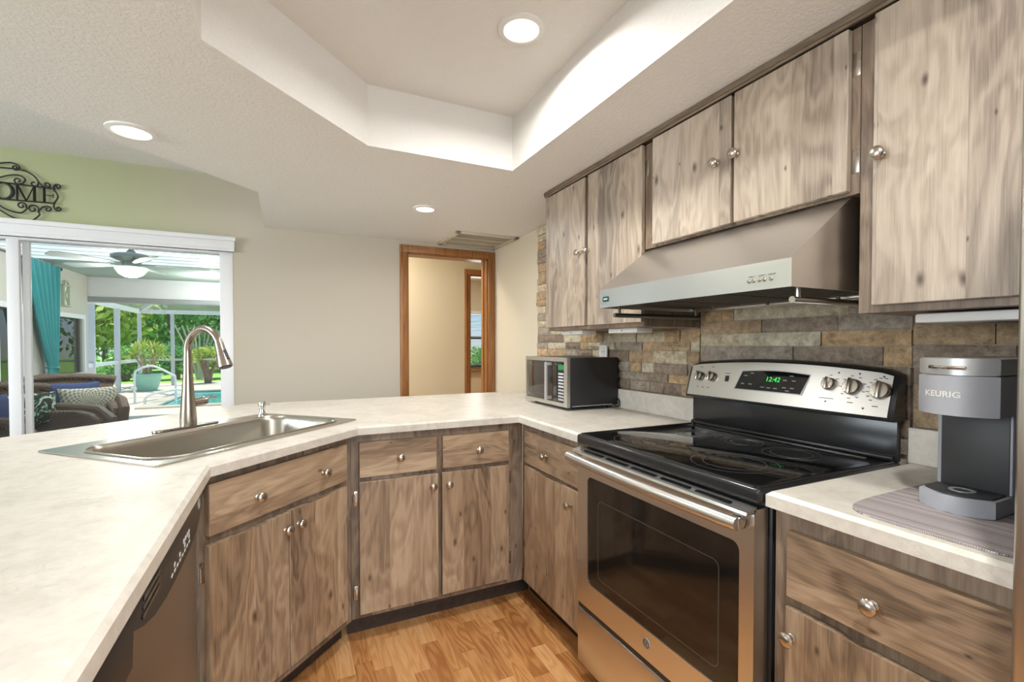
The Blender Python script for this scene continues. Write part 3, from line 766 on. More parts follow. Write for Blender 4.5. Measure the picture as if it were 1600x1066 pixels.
B().tube([e + dvec * 0.03 + Vector((0, -0.018, 0.004)), e + dvec * 0.065 + Vector((0, -0.0235, 0.004))], 0.006, 8).done('spray_button', BLACKM, sh)
B().tube([e + dvec * 0.094, e + dvec * 0.098], [0.022, 0.021], 20).done('nozzle', BLACKM, sh)
B().tube([(0.015, 0, 0.098), (0.03, 0, 0.098), (0.062, 0, 0.100), (0.074, 0, 0.101)], [0.017, 0.017, 0.018, 0.016], 16).done('lever_hub', FAUCET, fa)
B().tube([(0.072, 0, 0.103), (0.09, 0, 0.112), (0.112, 0, 0.113), (0.122, 0, 0.111)], [0.006, 0.0065, 0.009, 0.004], 12, flat=0.7).done('lever', FAUCET, fa)
sq = sk(0.373, 0.492)
sp_ = thing('soap_dispenser', 'small chrome soap pump on the sink rim, right of the faucet', 'soap dispenser', (sq[0], sq[1], 0.9195), PI / 4)
B().lathe([(0, 0), (0.021, 0), (0.021, 0.006), (0.015, 0.009), (0.0125, 0.02), (0.0125, 0.04), (0.0165, 0.043), (0.0165, 0.062), (0.014, 0.066), (0, 0.067)], n=24).done('pump_body', CHROME, sp_)
B().tube([(0, 0, 0.055), (0.008, -0.02, 0.056), (0.012, -0.034, 0.050)], [0.006, 0.005, 0.004], 10).done('spout', CHROME, sp_)

# ------------------------------------------------------------------ dishwasher on the left run (local x = world y, front towards +x)
dw = thing('dishwasher', 'dishwasher with black curved control panel under the left worktop edge', 'dishwasher', (-1.868, 0.0, 0), PI / 2)
DWST = steel('dishwasher_steel', srgb(172, 164, 154), 0.34, 2)
B().box((-0.02, 0.02, 0.10), (0.79, 0.57, 0.872)).done('body', BLACKM, dw, smooth=False)
B().box((-0.02, -0.008, 0.13), (0.79, 0.02, 0.845), 0.004).done('door', DWST, dw)
B().box((-0.02, 0.06, 0.0), (0.79, 0.09, 0.10)).done('toe_kick', BLACKM, dw, smooth=False)
low = [(0.785, 0.835), (0.765, 0.812), (0.735, 0.79), (0.69, 0.776), (0.6, 0.768), (0.45, 0.766), (0.36, 0.769), (0.27, 0.781), (0.2, 0.80), (0.145, 0.825), (0.143, 0.768), (-0.015, 0.768), (-0.015, 0.873), (0.785, 0.873)]
cp = B().prism(low, 1, -0.024, 0.0, bev=0.003).done('control_panel', BLACKM, dw)
q = B()
for k in range(8):
    q.box((0.40 + k * 0.026, -0.0252, 0.787), (0.413 + k * 0.026, -0.0242, 0.792)); 
    if k % 2: q.box((0.40 + k * 0.026, -0.0252, 0.798), (0.410 + k * 0.026, -0.0242, 0.806))
    if k > 3: q.box((0.44 + k * 0.02, -0.0252, 0.81), (0.452 + k * 0.02, -0.0242, 0.818))
q.done('buttons', PAPER, cp, smooth=False)
q = B()
for k in range(3): q.rbox((0.19 + k * 0.004, -0.0262, 0.815 + k * 0.013), (0.305, -0.0242, 0.822 + k * 0.013), 0.003, 1)
q.done('vent_slots', BLACKG, cp)
B().lathe([(0.010, 0.0), (0.014, 0.0), (0.014, 0.0015), (0.010, 0.0015), (0.010, 0)], (0.725, -0.0242, 0.836), 24, '-y').done('emblem', SILVERP, cp)

# ------------------------------------------------------------------ upper cabinets (front frame at x = -0.325; local x = Ytop - y)
def upper(name, label, ya, yb, z0, z1, depth=0.318):
    t = thing(name, label, 'cabinet', (-0.325, ya, 0), RZ)
    B().box((0, 0, z0), (ya - yb, depth - 0.036, z1 - 0.009), grain=2).done('body', WOODF, t, smooth=False)
    return t, (lambda y: ya - y)
c, wy = upper('upper_cabinet', 'pale wooden upper cabinet with two tall doors, left of the range hood', 1.541, 0.768, 1.325, 2.06)
front(c, 'door', wy(1.540), wy(1.166), 1.342, 2.05, 2, [(wy(1.207), 1.695)])
front(c, 'door', wy(1.143), wy(0.766), 1.342, 2.05, 2, [(wy(1.136), 1.694)], [(wy(0.757), 1.957, -1)])
c, wy = upper('upper_cabinet', 'pale wooden upper cabinet with two short doors directly above the range hood', 0.764, -0.024, 1.634, 2.06)
front(c, 'door', wy(0.705), wy(0.346), 1.641, 2.05, 2, [(wy(0.398), 1.848)])
front(c, 'door', wy(0.334), wy(-0.004), 1.641, 2.05, 2, [(wy(0.322), 1.852)], [(wy(-0.014), 1.961, -1), (wy(-0.014), 1.717, -1)])
c, wy = upper('upper_cabinet', 'pale wooden upper cabinet with one wide tall door, right of the range hood', -0.026, -0.62, 1.330, 2.06)
front(c, 'door', wy(-0.063), wy(-0.60), 1.347, 2.05, 2, [(wy(-0.082), 1.706)])
cr = B().box((-0.358, -0.62, 2.060), (-0.0385, 1.545, 2.0795), 0.003, 1, grain=1); cr.box((-0.352, -0.62, 2.0525), (-0.3455, 1.545, 2.061), grain=1)
tag(cr.done('crown_moulding', WOODD), 'dark wooden crown strip between the upper cabinets and ceiling', 'moulding')
def ucl(y0, y1, label):
    t = thing('under_cabinet_light', label, 'light', (-0.225, (y0 + y1) / 2, 1.325), RZ, 'under-cabinet lights')
    h = abs(y1 - y0) / 2
    B().box((-h, -0.045, -0.022), (h, 0.045, 0.0), 0.004).done('housing', WHITEP, t)
    B().lathe([(0, 0), (0.003, 0), (0.003, 0.002), (0, 0.002)], (0, -0.045, -0.012), 10, '-y').done('switch', DKGREYP, t)
ucl(1.30, 1.50, 'white light bar under the left upper cabinet, nearer the doorway wall')
ucl(0.88, 1.08, 'white light bar under the left upper cabinet, next to the hood')
ucl(-0.12, -0.52, 'long white light bar under the right upper cabinet, above the coffee maker')

# ------------------------------------------------------------------ electric range (local x = 0.764 - y, local y = world x)
rg = thing('range', 'freestanding electric range, stainless door and glass cooktop, between the worktops', 'stove', (0, 0.764, 0), RZ)
B().box((0.003, -0.602, 0.03), (0.759, -0.045, 0.876), 0.003).done('body', BLACKM, rg)
B().box((0.02, -0.56, 0.0), (0.742, -0.06, 0.03)).done('plinth', BLACKM, rg, smooth=False)
ct = B().box((0.0, -0.652, 0.880), (0.762, -0.055, 0.9155), 0.008, 3)
ct = ct.done('cooktop', BLACK, rg)
B().rbox((0.022, -0.632, 0.9150), (0.740, -0.135, 0.9170), 0.02, 2, 0.0006).done('cooktop_glass', BLACKG, ct)
BURN = plain('burner_marks', srgb(84, 82, 80), 0.3)
q = B().tube([(0.02, -0.640, 0.9155), (0.742, -0.640, 0.9155)], 0.004, 8); q.tube([(0.01, -0.635, 0.9155), (0.01, -0.08, 0.9155)], 0.004, 8); q.tube([(0.752, -0.635, 0.9155), (0.752, -0.08, 0.9155)], 0.004, 8); q.tube([(0.06, -0.105, 0.917), (0.70, -0.105, 0.917)], 0.006, 8)
q.done('raised_rim', BLACK, ct)
for bx, by, r in ((0.20, -0.50, 0.105), (0.56, -0.49, 0.115), (0.20, -0.24, 0.08), (0.56, -0.24, 0.08), (0.38, -0.22, 0.06)):
    q = B()
    for rr in (r, r * 0.72):
        q.lathe([(rr - 0.0007, 0.0), (rr - 0.0007, 0.0003), (rr + 0.0007, 0.0003), (rr + 0.0007, 0.0)], (bx, by, 0.917), 48)
    q.done('burner_ring', BURN, ct)
# oven door with its window
win = rrect(0.076, 0.385, 0.712, 0.775, 0.022, 5)
b = B().plate([(0.014, 0.293), (0.752, 0.293), (0.752, 0.866), (0.014, 0.866)], [win], 1, -0.655, -0.608)
od = b.done('oven_door', STEEL, rg, ang=20)
B().box((0.018, -0.640, 0.30), (0.748, -0.604, 0.862)).done('door_liner', BLACKM, od, smooth=False)
B().prism(rrect(0.074, 0.383, 0.714, 0.777, 0.022, 5), 1, -0.652, -0.642).done('oven_window', GLASSDK, od)
q = B().plate(rrect(0.136, 0.425, 0.652, 0.705, 0.02, 4), [rrect(0.139, 0.428, 0.649, 0.702, 0.018, 4)], 1, -0.6524, -0.652); q.done('window_border', plain('window_border', srgb(74, 70, 64), 0.3), od)
q = B()
for k in range(5):
    x0 = 0.075 + k * 0.128
    q.rbox((x0, -0.0065, 0.0), (x0 + 0.112, 0.0065, 0.0008), 0.0055, 2, M=Matrix.Translation((0, -0.6665, 0.8684)) @ Matrix.Rotation(math.atan2(0.008, 0.034), 4, 'X'))
vs_ = B().prism([(-0.646, 0.8725), (-0.682, 0.864), (-0.684, 0.857), (-0.652, 0.855)], 0, 0.014, 0.752, bev=0.0012).done('vent_strip', STEEL, od)
q.done('vent_slots', BLACKG, vs_)
hp = [(0.02 + 0.725 * k / 24, -0.702 - 0.012 * math.sin(PI * k / 24), 0.839 + 0.003 * (1 - k / 24)) for k in range(25)]
hd_ = B().tube(hp, 0.0165, 16).done('oven_handle', STEEL, od)
for x in (0.03, 0.735): B().box((x - 0.013, -0.70, 0.824), (x + 0.013, -0.653, 0.856), 0.005).done('handle_mount', CHROME, hd_)
B().lathe([(0, 0), (0.0155, 0), (0.0165, 0.001), (0.0155, 0.0025), (0, 0.0025)], (0.392, -0.655, 0.345), 32, '-y').done('emblem', SILVERP, od)
q = B().tube([(0.392 + 0.0125 * math.cos(a / 16 * PI), -0.658, 0.345 + 0.0125 * math.sin(a / 16 * PI)) for a in range(32)], 0.0008, 6, True)
q.tube(smoothpath([(0.391, -0.658, 0.351), (0.3855, -0.658, 0.352), (0.383, -0.658, 0.345), (0.3865, -0.658, 0.339), (0.391, -0.658, 0.342), (0.3885, -0.658, 0.346)], 6), 0.0007, 6)
q.tube(smoothpath([(0.400, -0.658, 0.351), (0.395, -0.658, 0.352), (0.3935, -0.658, 0.347), (0.397, -0.658, 0.3455), (0.3935, -0.658, 0.343), (0.395, -0.658, 0.338), (0.401, -0.658, 0.3395)], 6), 0.0007, 6)
q.done('monogram', PRINT, od)
b = B().box((0.014, -0.655, 0.065), (0.752, -0.605, 0.272), 0.004); b.done('storage_drawer', STEEL, rg)
B().box((0.014, -0.65, 0.272), (0.752, -0.606, 0.291)).done('drawer_gap', BLACKM, rg, smooth=False)
# backguard
B().box((0.006, -0.066, 0.914), (0.756, -0.045, 1.05), 0.003).done('backguard_riser', BLACK, rg)
q = B().tube([(0.012, -0.074, 0.925), (0.750, -0.074, 0.925)], 0.009, 10, flat=1.0); q.done('riser_lip', BLACK, rg)
ztop = lambda x: 1.167 + 0.021 * (1 - ((x - 0.381) / 0.37) ** 2)
yf = lambda z: -0.104 + (z - 1.042) / 0.125 * 0.036
n = 24; xs_ = [0.0 + 0.762 * k / n for k in range(n + 1)]
t = bmesh.new(); rows = []
for x in xs_:
    zt = ztop(x) + 0.010
    if x < 0.02 or x > 0.742: zt -= 0.012
    prof = [(-0.04, 1.035), (-0.098, 1.032), (-0.1015, 1.040), (yf(zt - 0.012) + 0.002, zt - 0.012), (yf(zt) + 0.012, zt - 0.001), (-0.04, zt)]
    rows.append([t.verts.new((x, p[0], p[1])) for p in prof])
for a, c2 in zip(rows, rows[1:]):
    for k in range(6): t.faces.new((a[k], a[(k + 1) % 6], c2[(k + 1) % 6], c2[k]))
t.faces.new(rows[0]); t.faces.new(rows[-1][::-1])
b = B(); b._merge(t); bg = b.done('backguard', BLACK, rg, ang=40)
t = bmesh.new(); bot = []; top = []
for k in range(n + 1):
    x = 0.010 + 0.738 * k / n; zt = ztop(x) - 0.002
    if k == 0 or k == n: zt -= 0.004
    bot.append(t.verts.new((x, yf(1.044) - 0.0015, 1.044))); top.append(t.verts.new((x, yf(zt) - 0.0015, zt)))
for k in range(n): t.faces.new((bot[k], bot[k + 1], top[k + 1], top[k]))
bmesh.ops.recalc_face_normals(t, faces=t.faces); bmesh.ops.solidify(t, geom=list(t.faces), thickness=0.0012)
b = B(); b._merge(t); cpanel = b.done('control_panel', STEEL, bg)
def onp(name, mat, pts, lift, parent, th=0.001):
    """thin plate lying on the sloped control panel, outline given as (x, z)"""
    t = bmesh.new(); vs = [t.verts.new((x, yf(z) - lift, z)) for x, z in pts]; f_ = t.faces.new(vs)
    r_ = bmesh.ops.extrude_face_region(t, geom=[f_]); bmesh.ops.translate(t, verts=[v for v in r_['geom'] if isinstance(v, bmesh.types.BMVert)], vec=(0, -th, 0))
    b = B(); b._merge(t); return b.done(name, mat, parent, smooth=False)
dtop = [(0.258 + 0.254 * k / 10, 1.150 + 0.007 * math.sin(PI * k / 10)) for k in range(11)]
onp('display_frame', SILVERP, [(0.232, 1.0815), (0.497, 1.0825)] + [(x + 0.002 * (1 if k < 5 else -1), z + 0.003) for k, (x, z) in enumerate(dtop[::-1])], 0.0022, cpanel)
dp = onp('display', BLACKG, [(0.238, 1.085), (0.491, 1.086)] + dtop[::-1], 0.0035, cpanel)
sl_ = math.atan2(0.036, 0.125)
def pm(mesh, name, parent, x, z, lift=0.005): return put(mesh, name, parent, (x, yf(z) - lift, z), (-sl_, 0, 0))
pm(textmesh('12:42', 0.024, 0.0002, GREEN, 'clock_digits', xs=1.05, shear=0.12), 'clock_digits', dp, 0.385, 1.127)
q = B()
for k, (x, z) in enumerate(((0.275, 1.135), (0.30, 1.145), (0.268, 1.105), (0.30, 1.105), (0.35, 1.098), (0.375, 1.097), (0.40, 1.097), (0.43, 1.127), (0.462, 1.127), (0.432, 1.102), (0.46, 1.102), (0.452, 1.143), (0.445, 1.092))):
    q.box((x - 0.007, yf(z) - 0.0049, z - 0.0022), (x + 0.007, yf(z) - 0.0044, z + 0.0022))
q.done('touch_legends', LPRINT, dp, smooth=False)
def dial(x, z, r):
    q = B().lathe([(0, 0), (r, 0), (r, 0.004), (r * 0.96, 0.012), (r * 0.85, 0.016), (0, 0.017)], n=28, axis='-y')
    q.box((-r * 0.2, -0.026, -r * 0.98), (r * 0.2, -0.010, r * 0.98), 0.004)
    return put(q.mesh('control_knob', NICKEL), 'control_knob', cpanel, (x, yf(z) - 0.003, z), (-sl_, 0, 0))
for x, z, r in ((0.062, 1.120, 0.019), (0.122, 1.121, 0.019), (0.578, 1.126, 0.0205), (0.646, 1.122, 0.0255), (0.724, 1.117, 0.0265)): dial(x, z, r)
onp('light_switch', BLACKM, [(0.186, 1.108), (0.200, 1.108), (0.200, 1.130), (0.186, 1.130)], 0.0025, cpanel, 0.002)
q = B()
for x, z in ((0.086, 1.077), (0.575, 1.072), (0.684, 1.063), (0.60, 1.163), (0.66, 1.163), (0.725, 1.158)): q.lathe([(0, 0), (0.0028, 0), (0.0028, 0.0006), (0, 0.0006)], (x, yf(z) - 0.0028, z), 10, '-y')
for cx, cz, r, a0, a1, nn in ((0.646, 1.122, 0.034, 20, 340, 9), (0.724, 1.117, 0.037, -30, 230, 13), (0.578, 1.126, 0.028, 40, 140, 3)):
    for k in range(nn):
        a = math.radians(a0 + (a1 - a0) * k / (nn - 1)); x, z = cx + r * math.cos(a), cz + r * math.sin(a)
        if abs(x - 0.762) < 0.02: continue
        q.box((x - 0.004, yf(z) - 0.0032, z - 0.001), (x + 0.004, yf(z) - 0.0027, z + 0.001))
for x, z, ww in ((0.575, 1.082, 0.022), (0.646, 1.076, 0.008), (0.714, 1.072, 0.008), (0.193, 1.139, 0.012), (0.06, 1.078, 0.006), (0.112, 1.078, 0.006), (0.06, 1.158, 0.006), (0.118, 1.161, 0.006)): q.box((x - ww, yf(z) - 0.0032, z - 0.001), (x + ww, yf(z) - 0.0027, z + 0.001))
q.done('dial_markings', PRINT, cpanel, smooth=False)

# ------------------------------------------------------------------ range hood
hd = thing('range_hood', 'stainless steel range hood with sloped front above the range', 'range hood', (0, 0.762, 0), RZ)
t = bmesh.new()
prof = [(-0.0385, 1.39), (-0.0385, 1.632), (-0.315, 1.632), (-0.55, 1.459), (-0.55, 1.390)]
L_ = [t.verts.new((0.0, p[0], p[1])) for p in prof]; R_ = [t.verts.new((0.762, p[0], p[1])) for p in prof]
for k in range(4): t.faces.new((L_[k], L_[k + 1], R_[k + 1], R_[k]))
t.faces.new(L_[::-1]); t.faces.new(R_)
bmesh.ops.recalc_face_normals(t, faces=t.faces); bmesh.ops.solidify(t, geom=list(t.faces), thickness=0.004)
b = B(); b._merge(t); cano = b.done('canopy', STEEL, hd, ang=15)
b = B().box((0.006, -0.535, 1.425), (0.756, -0.045, 1.43)); b.done('inner_pan', DKSTEEL, hd, smooth=False)
for k in range(3):
    x0 = 0.03 + k * 0.235; q = B().box((x0, -0.50, 1.405), (x0 + 0.23, -0.075, 1.418), 0.002)
    for j in range(14): q.box((x0 + 0.008 + j * 0.0158, -0.485, 1.400), (x0 + 0.0155 + j * 0.0158, -0.09, 1.406))
    f_ = q.done('grease_filter', DKSTEEL, hd, smooth=False)
    B().lathe([(0, 0), (0.004, 0), (0.004, 0.006), (0.007, 0.008), (0.007, 0.012), (0, 0.013)], (x0 + 0.115, -0.11, 1.401), 12, '-z').done('filter_knob', CHROME, f_)
B().box((0.004, -0.075, 1.392), (0.758, -0.05, 1.404), 0.003).done('rear_lip', STEEL, hd)
for x, m_ in ((0.732, STEELV), (0.030, DKSTEEL)):  # left rail takes the darker metal; its shadow is put into the colour
    q = B().tube([(x, -0.503, 1.363), (x, -0.06, 1.363)], 0.0085, 14); q.tube([(x, -0.48, 1.363), (x, -0.48, 1.40)], 0.006, 10); q.tube([(x, -0.08, 1.363), (x, -0.08, 1.40)], 0.006, 10)
    q.done('side_rail', m_, hd)
for y in (0.114, 0.1005, 0.084, 0.0705, 0.0525):
    B().lathe([(0.0052, 0), (0.0052, 0.002), (0.0042, 0.003), (0.0038, 0.003), (0.0034, 0.005), (0, 0.0052)], (0.762 - y, -0.55, 1.4145), 16, '-y').done('button', NICKEL, hd)
for tx, y in (('- FAN +', 0.1075), ('- LIGHT +', 0.0775), ('ON/OFF', 0.0505)):
    put(textmesh(tx, 0.0058, 0.0002, PRINT, 'button_legend'), 'button_legend', cano, (0.762 - y, -0.5503, 1.4255))
B().rbox((0.022, -0.5525, 1.412), (0.058, -0.5499, 1.431), 0.003, 1, 0.0008).done('badge', plain('badge_dark', srgb(70, 92, 100), 0.25, 0.8), hd)
B().box((0.028, -0.5531, 1.418), (0.052, -0.5524, 1.425)).done('badge_plate', plain('badge_light', srgb(186, 220, 220), 0.25, 0.6), hd)

# ------------------------------------------------------------------ microwave (local x = 1.748 - y, local y = world x)
mw = thing('microwave', 'black microwave with stainless front on the worktop against the stone wall', 'microwave', (0, 1.748, 0.9145), RZ)
B().box((0.002, -0.345, 0.016), (0.453, -0.045, 0.268), 0.003).done('case', BLACKM, mw)
q = B().plate([(0.0, 0.016), (0.455, 0.016), (0.455, 0.269), (0.0, 0.269)], [rrect(0.014, 0.036, 0.424, 0.248, 0.008, 3)], 1, -0.362, -0.344); q.done('front_frame', STEEL, mw, ang=20)
MWG = plain('microwave_glass', srgb(56, 50, 44), 0.08, coat=0.2)
dgl = B().box((0.014, -0.359, 0.036), (0.31, -0.346, 0.248), 0.002).done('door', MWG, mw)
B().plate(rrect(0.03, 0.062, 0.255, 0.222, 0.01, 3), [rrect(0.033, 0.065, 0.252, 0.219, 0.009, 3)], 1, -0.3596, -0.359).done('window_border', plain('mw_border', srgb(84, 76, 66), 0.3), dgl)
kp = B().box((0.312, -0.359, 0.036), (0.424, -0.346, 0.248), 0.002).done('control_panel', BLACKG, mw)
B().box((0.365, -0.3600, 0.205), (0.418, -0.3588, 0.232)).done('display', plain('green_display', srgb(28, 84, 48), 0.3, emis=srgb(40, 190, 90), es=0.35), kp, smooth=False)
BTN = plain('keypad_print', srgb(196, 196, 204), 0.5)
for r in range(5): B().box((0.366, -0.3602, 0.180 - r * 0.0165), (0.417, -0.359, 0.189 - r * 0.0165)).done('button', BTN, kp, smooth=False)
for r in range(4):
    for c_ in range(3): B().box((0.366 + c_ * 0.0185, -0.3602, 0.096 - r * 0.0165), (0.379 + c_ * 0.0185, -0.359, 0.105 - r * 0.0165)).done('button', BTN, kp, smooth=False)
hpts = [(0.30, -0.36, 0.05), (0.292, -0.385, 0.052), (0.285, -0.392, 0.07), (0.285, -0.392, 0.215), (0.292, -0.385, 0.233), (0.30, -0.36, 0.235)]
q = B(); q.rbox((0.278, -0.394, 0.042), (0.298, -0.386, 0.244), 0.008, 1, 0.002); q.box((0.28, -0.39, 0.045), (0.297, -0.357, 0.062), 0.003); q.box((0.28, -0.39, 0.224), (0.297, -0.357, 0.241), 0.003)
q.done('door_handle', SILVERP, dgl)
for x in (0.05, 0.40):
    for y in (-0.31, -0.09): B().lathe([(0, 0), (0.014, 0), (0.014, 0.017), (0, 0.017)], (x, y, 0), 14).done('foot', BLACKM, mw)
B().box((0.4505, -0.33, 0.019), (0.4545, -0.08, 0.023)).done('base_trim', SILVERP, mw, smooth=False)
B().tube(smoothpath([(0.445, -0.047, 0.05), (0.462, -0.043, 0.04), (0.468, -0.05, 0.012), (0.43, -0.043, 0.006)], 6), 0.0035, 8).done('power_cord', BLACKM, mw)

ol = thing('wall_outlet', 'cream power outlet on the stone wall just behind the microwave', 'outlet', (-0.036, 1.43, 1.19), RZ)
B().rbox((-0.035, -0.006, -0.057), (0.035, 0.0, 0.057), 0.006, 1, 0.002).done('cover_plate', WHITEP, ol)
for z in (-0.02, 0.02):
    q = B(); q.rbox((-0.016, -0.0075, z - 0.014), (0.016, -0.005, z + 0.014), 0.01, 1); sc_ = q.done('socket', WHITEP, ol)
    q = B(); q.box((-0.008, -0.0079, z - 0.003), (-0.005, -0.0073, z + 0.006)); q.box((0.005, -0.0079, z - 0.003), (0.008, -0.0073, z + 0.006)); q.done('slots', BLACKM, sc_, smooth=False)

# ------------------------------------------------------------------ coffee maker on its mat
pts = []
for k in range(64):
    a = 2 * PI * k / 64; ca, sa = math.cos(a), math.sin(a)
    pts.append((-0.365 + 0.245 * math.copysign(abs(ca) ** 0.45, ca), -0.288 + 0.150 * math.copysign(abs(sa) ** 0.32, sa)))
pm_ = B().prism(pts, 2, 0.9146, 0.9176, bev=0.001).done('placemat', MATM, smooth=True)
tag(pm_, 'grey striped woven mat with rounded corners under the coffee maker', 'mat')
cm = thing('coffee_maker', 'slim grey single-cup coffee maker standing on the striped mat', 'coffee maker', (-0.30, -0.262, 0.9182), RZ)
def dshape(hw, yb_, yf_, bulge, n=14):
    """outline with a bowed front: local x across, local y depth (front negative)"""
    return [(hw, yb_), (-hw, yb_), (-hw, yf_)] + [(-hw + 2 * hw * k / n, yf_ - bulge * math.sin(PI * k / n)) for k in range(1, n)] + [(hw, yf_)]
B().prism(dshape(0.060, 0.14, -0.125, 0.03), 2, 0.0, 0.034, bev=0.003).done('base', GREYP, cm)
tr = B().prism(dshape(0.053, -0.062, -0.118, 0.028), 2, 0.034, 0.0375, bev=0.001).done('drip_tray', DKGREYP, cm)
B().lathe([(0.014, 0), (0.021, 0), (0.021, 0.001), (0.014, 0.001), (0.014, 0)], (0.0, -0.098, 0.0375), 24).done('drip_ring', SILVERP, tr)
B().box((-0.060, -0.055, 0.034), (0.060, 0.14, 0.20), 0.004).done('column', GREYP, cm)
B().box((-0.0515, -0.0575, 0.036), (0.0555, -0.054, 0.196), 0.001).done('column_panel', DKGREYP, cm)
hdm = B().prism(dshape(0.0635, 0.14, -0.125, 0.028), 2, 0.193, 0.272, bev=0.003).done('brew_head', GREYP, cm)
lidm = B().prism(dshape(0.0630, 0.14, -0.124, 0.028), 2, 0.273, 0.306, bev=0.004).done('lid', SILVERP, cm)
q = B().tube([(-0.036 + 0.058 * k / 10, -0.146 - 0.006 * math.sin(PI * k / 10) - 0.008 * math.sin(PI * (k / 10) * 0.55), 0.288) for k in range(11)], 0.004, 10); q.done('lid_handle', CHROME, lidm)
tm = textmesh('KEURIG', 0.0165, 0.0003, PAPER, 'lettering', bold=0.0004, xs=1.12)
for v in tm.vertices:                                     # wrap the lettering round the bowed front
    x = v.co.x - 0.016; k = (x + 0.0635) / 0.127; v.co.y += -0.125 - 0.028 * math.sin(PI * k) - 0.0004; v.co.x = x
put(tm, 'lettering', hdm, (0, 0, 0.234))

# ------------------------------------------------------------------ fridge at the right edge
fr = thing('fridge', 'stainless steel fridge at the end of the short worktop', 'fridge', (-0.74, -0.4435, 0), RZ)
FRS = steel('fridge_steel', srgb(205, 203, 200), 0.3, 2)
B().box((0.0, 0.065, 0.03), (0.88, 0.69, 1.76), 0.006).done('body', DKGREYP, fr)
B().box((0.0, 0.0, 0.62), (0.438, 0.06, 1.76), 0.012, 3).done('door', FRS, fr); B().box((0.444, 0.0, 0.62), (0.88, 0.06, 1.76), 0.012, 3).done('door', FRS, fr)
B().box((0.0, 0.0, 0.06), (0.88, 0.06, 0.612), 0.012, 3).done('freezer_drawer', FRS, fr)
for x in (0.405, 0.475): B().tube(smoothpath([(x, 0.0, 0.80), (x, -0.045, 0.84), (x, -0.05, 1.15), (x, -0.045, 1.50), (x, 0.0, 1.54)], 6), 0.011, 12).done('door_handle', FRS, fr)
B().box((0.03, 0.09, 0.0), (0.85, 0.68, 0.031)).done('plinth', BLACKM, fr, smooth=False)

# ------------------------------------------------------------------ iron welcome sign over the sliding door (centre x = -3.2)
sg = thing('wall_sign', 'dark iron scrollwork sign with capital letters above the sliding door', 'sign', (-3.205, 3.032, 2.14))
def T(bm_, pts, r=0.0042, n=6): bm_.tube([(p[0], 0, p[1]) for p in smoothpath([(p[0], p[1], 0) for p in pts], 6)], r, 8)
def spiral(cx, cz, r, a0, turns, sgn=1, n=10):
    return [(cx + r * (1 - 0.75 * k / n) * math.cos(math.radians(a0) + sgn * 2 * PI * turns * k / n), cz + r * (1 - 0.75 * k / n) * math.sin(math.radians(a0) + sgn * 2 * PI * turns * k / n)) for k in range(n + 1)]
fm = B()
for m in (1, -1):
    f = lambda pts: [(m * p[0], p[1]) for p in pts]
    T(fm, f([(0.0, 0.055), (0.31, 0.047)])); T(fm, f([(0.0, -0.045), (0.31, -0.040)]))
    T(fm, f([(0.31, 0.05), (0.33, 0.012), (0.328, -0.012), (0.31, -0.045)]))
    T(fm, f([(0.0, 0.13), (0.08, 0.137), (0.17, 0.137), (0.22, 0.115), (0.245, 0.08)] + spiral(0.225, 0.066, 0.02, 20, -0.9)))
    T(fm, f([(0.03, 0.145), (0.09, 0.165), (0.13, 0.172), (0.158, 0.16)] + spiral(0.145, 0.147, 0.017, 0, -1.2)))
    T(fm, f([(0.06, 0.07), (0.11, 0.095), (0.155, 0.105), (0.185, 0.088), (0.18, 0.066)] + spiral(0.155, 0.072, 0.02, -60, -1.1)))
    T(fm, f([(0.24, 0.085), (0.26, 0.058)] + spiral(0.282, 0.066, 0.019, -150, 1.2))); T(fm, f([(0.315, 0.03), (0.312, 0.055)] + spiral(0.332, 0.062, 0.016, 180, -1.2)))
    T(fm, f([(0.0, -0.08), (0.06, -0.10), (0.13, -0.145), (0.2, -0.16), (0.245, -0.12)] + spiral(0.218, -0.085, 0.028, -30, 1.2)))
    T(fm, f([(0.05, -0.06), (0.10, -0.10), (0.16, -0.115), (0.19, -0.09)] + spiral(0.168, -0.072, 0.022, -20, 1.2)))
    T(fm, f([(0.24, -0.10), (0.262, -0.068)] + spiral(0.284, -0.078, 0.019, 150, -1.2))); T(fm, f([(0.315, -0.03), (0.312, -0.06)] + spiral(0.332, -0.070, 0.016, 180, 1.2)))
fm.done('scroll_frame', IRON, sg)
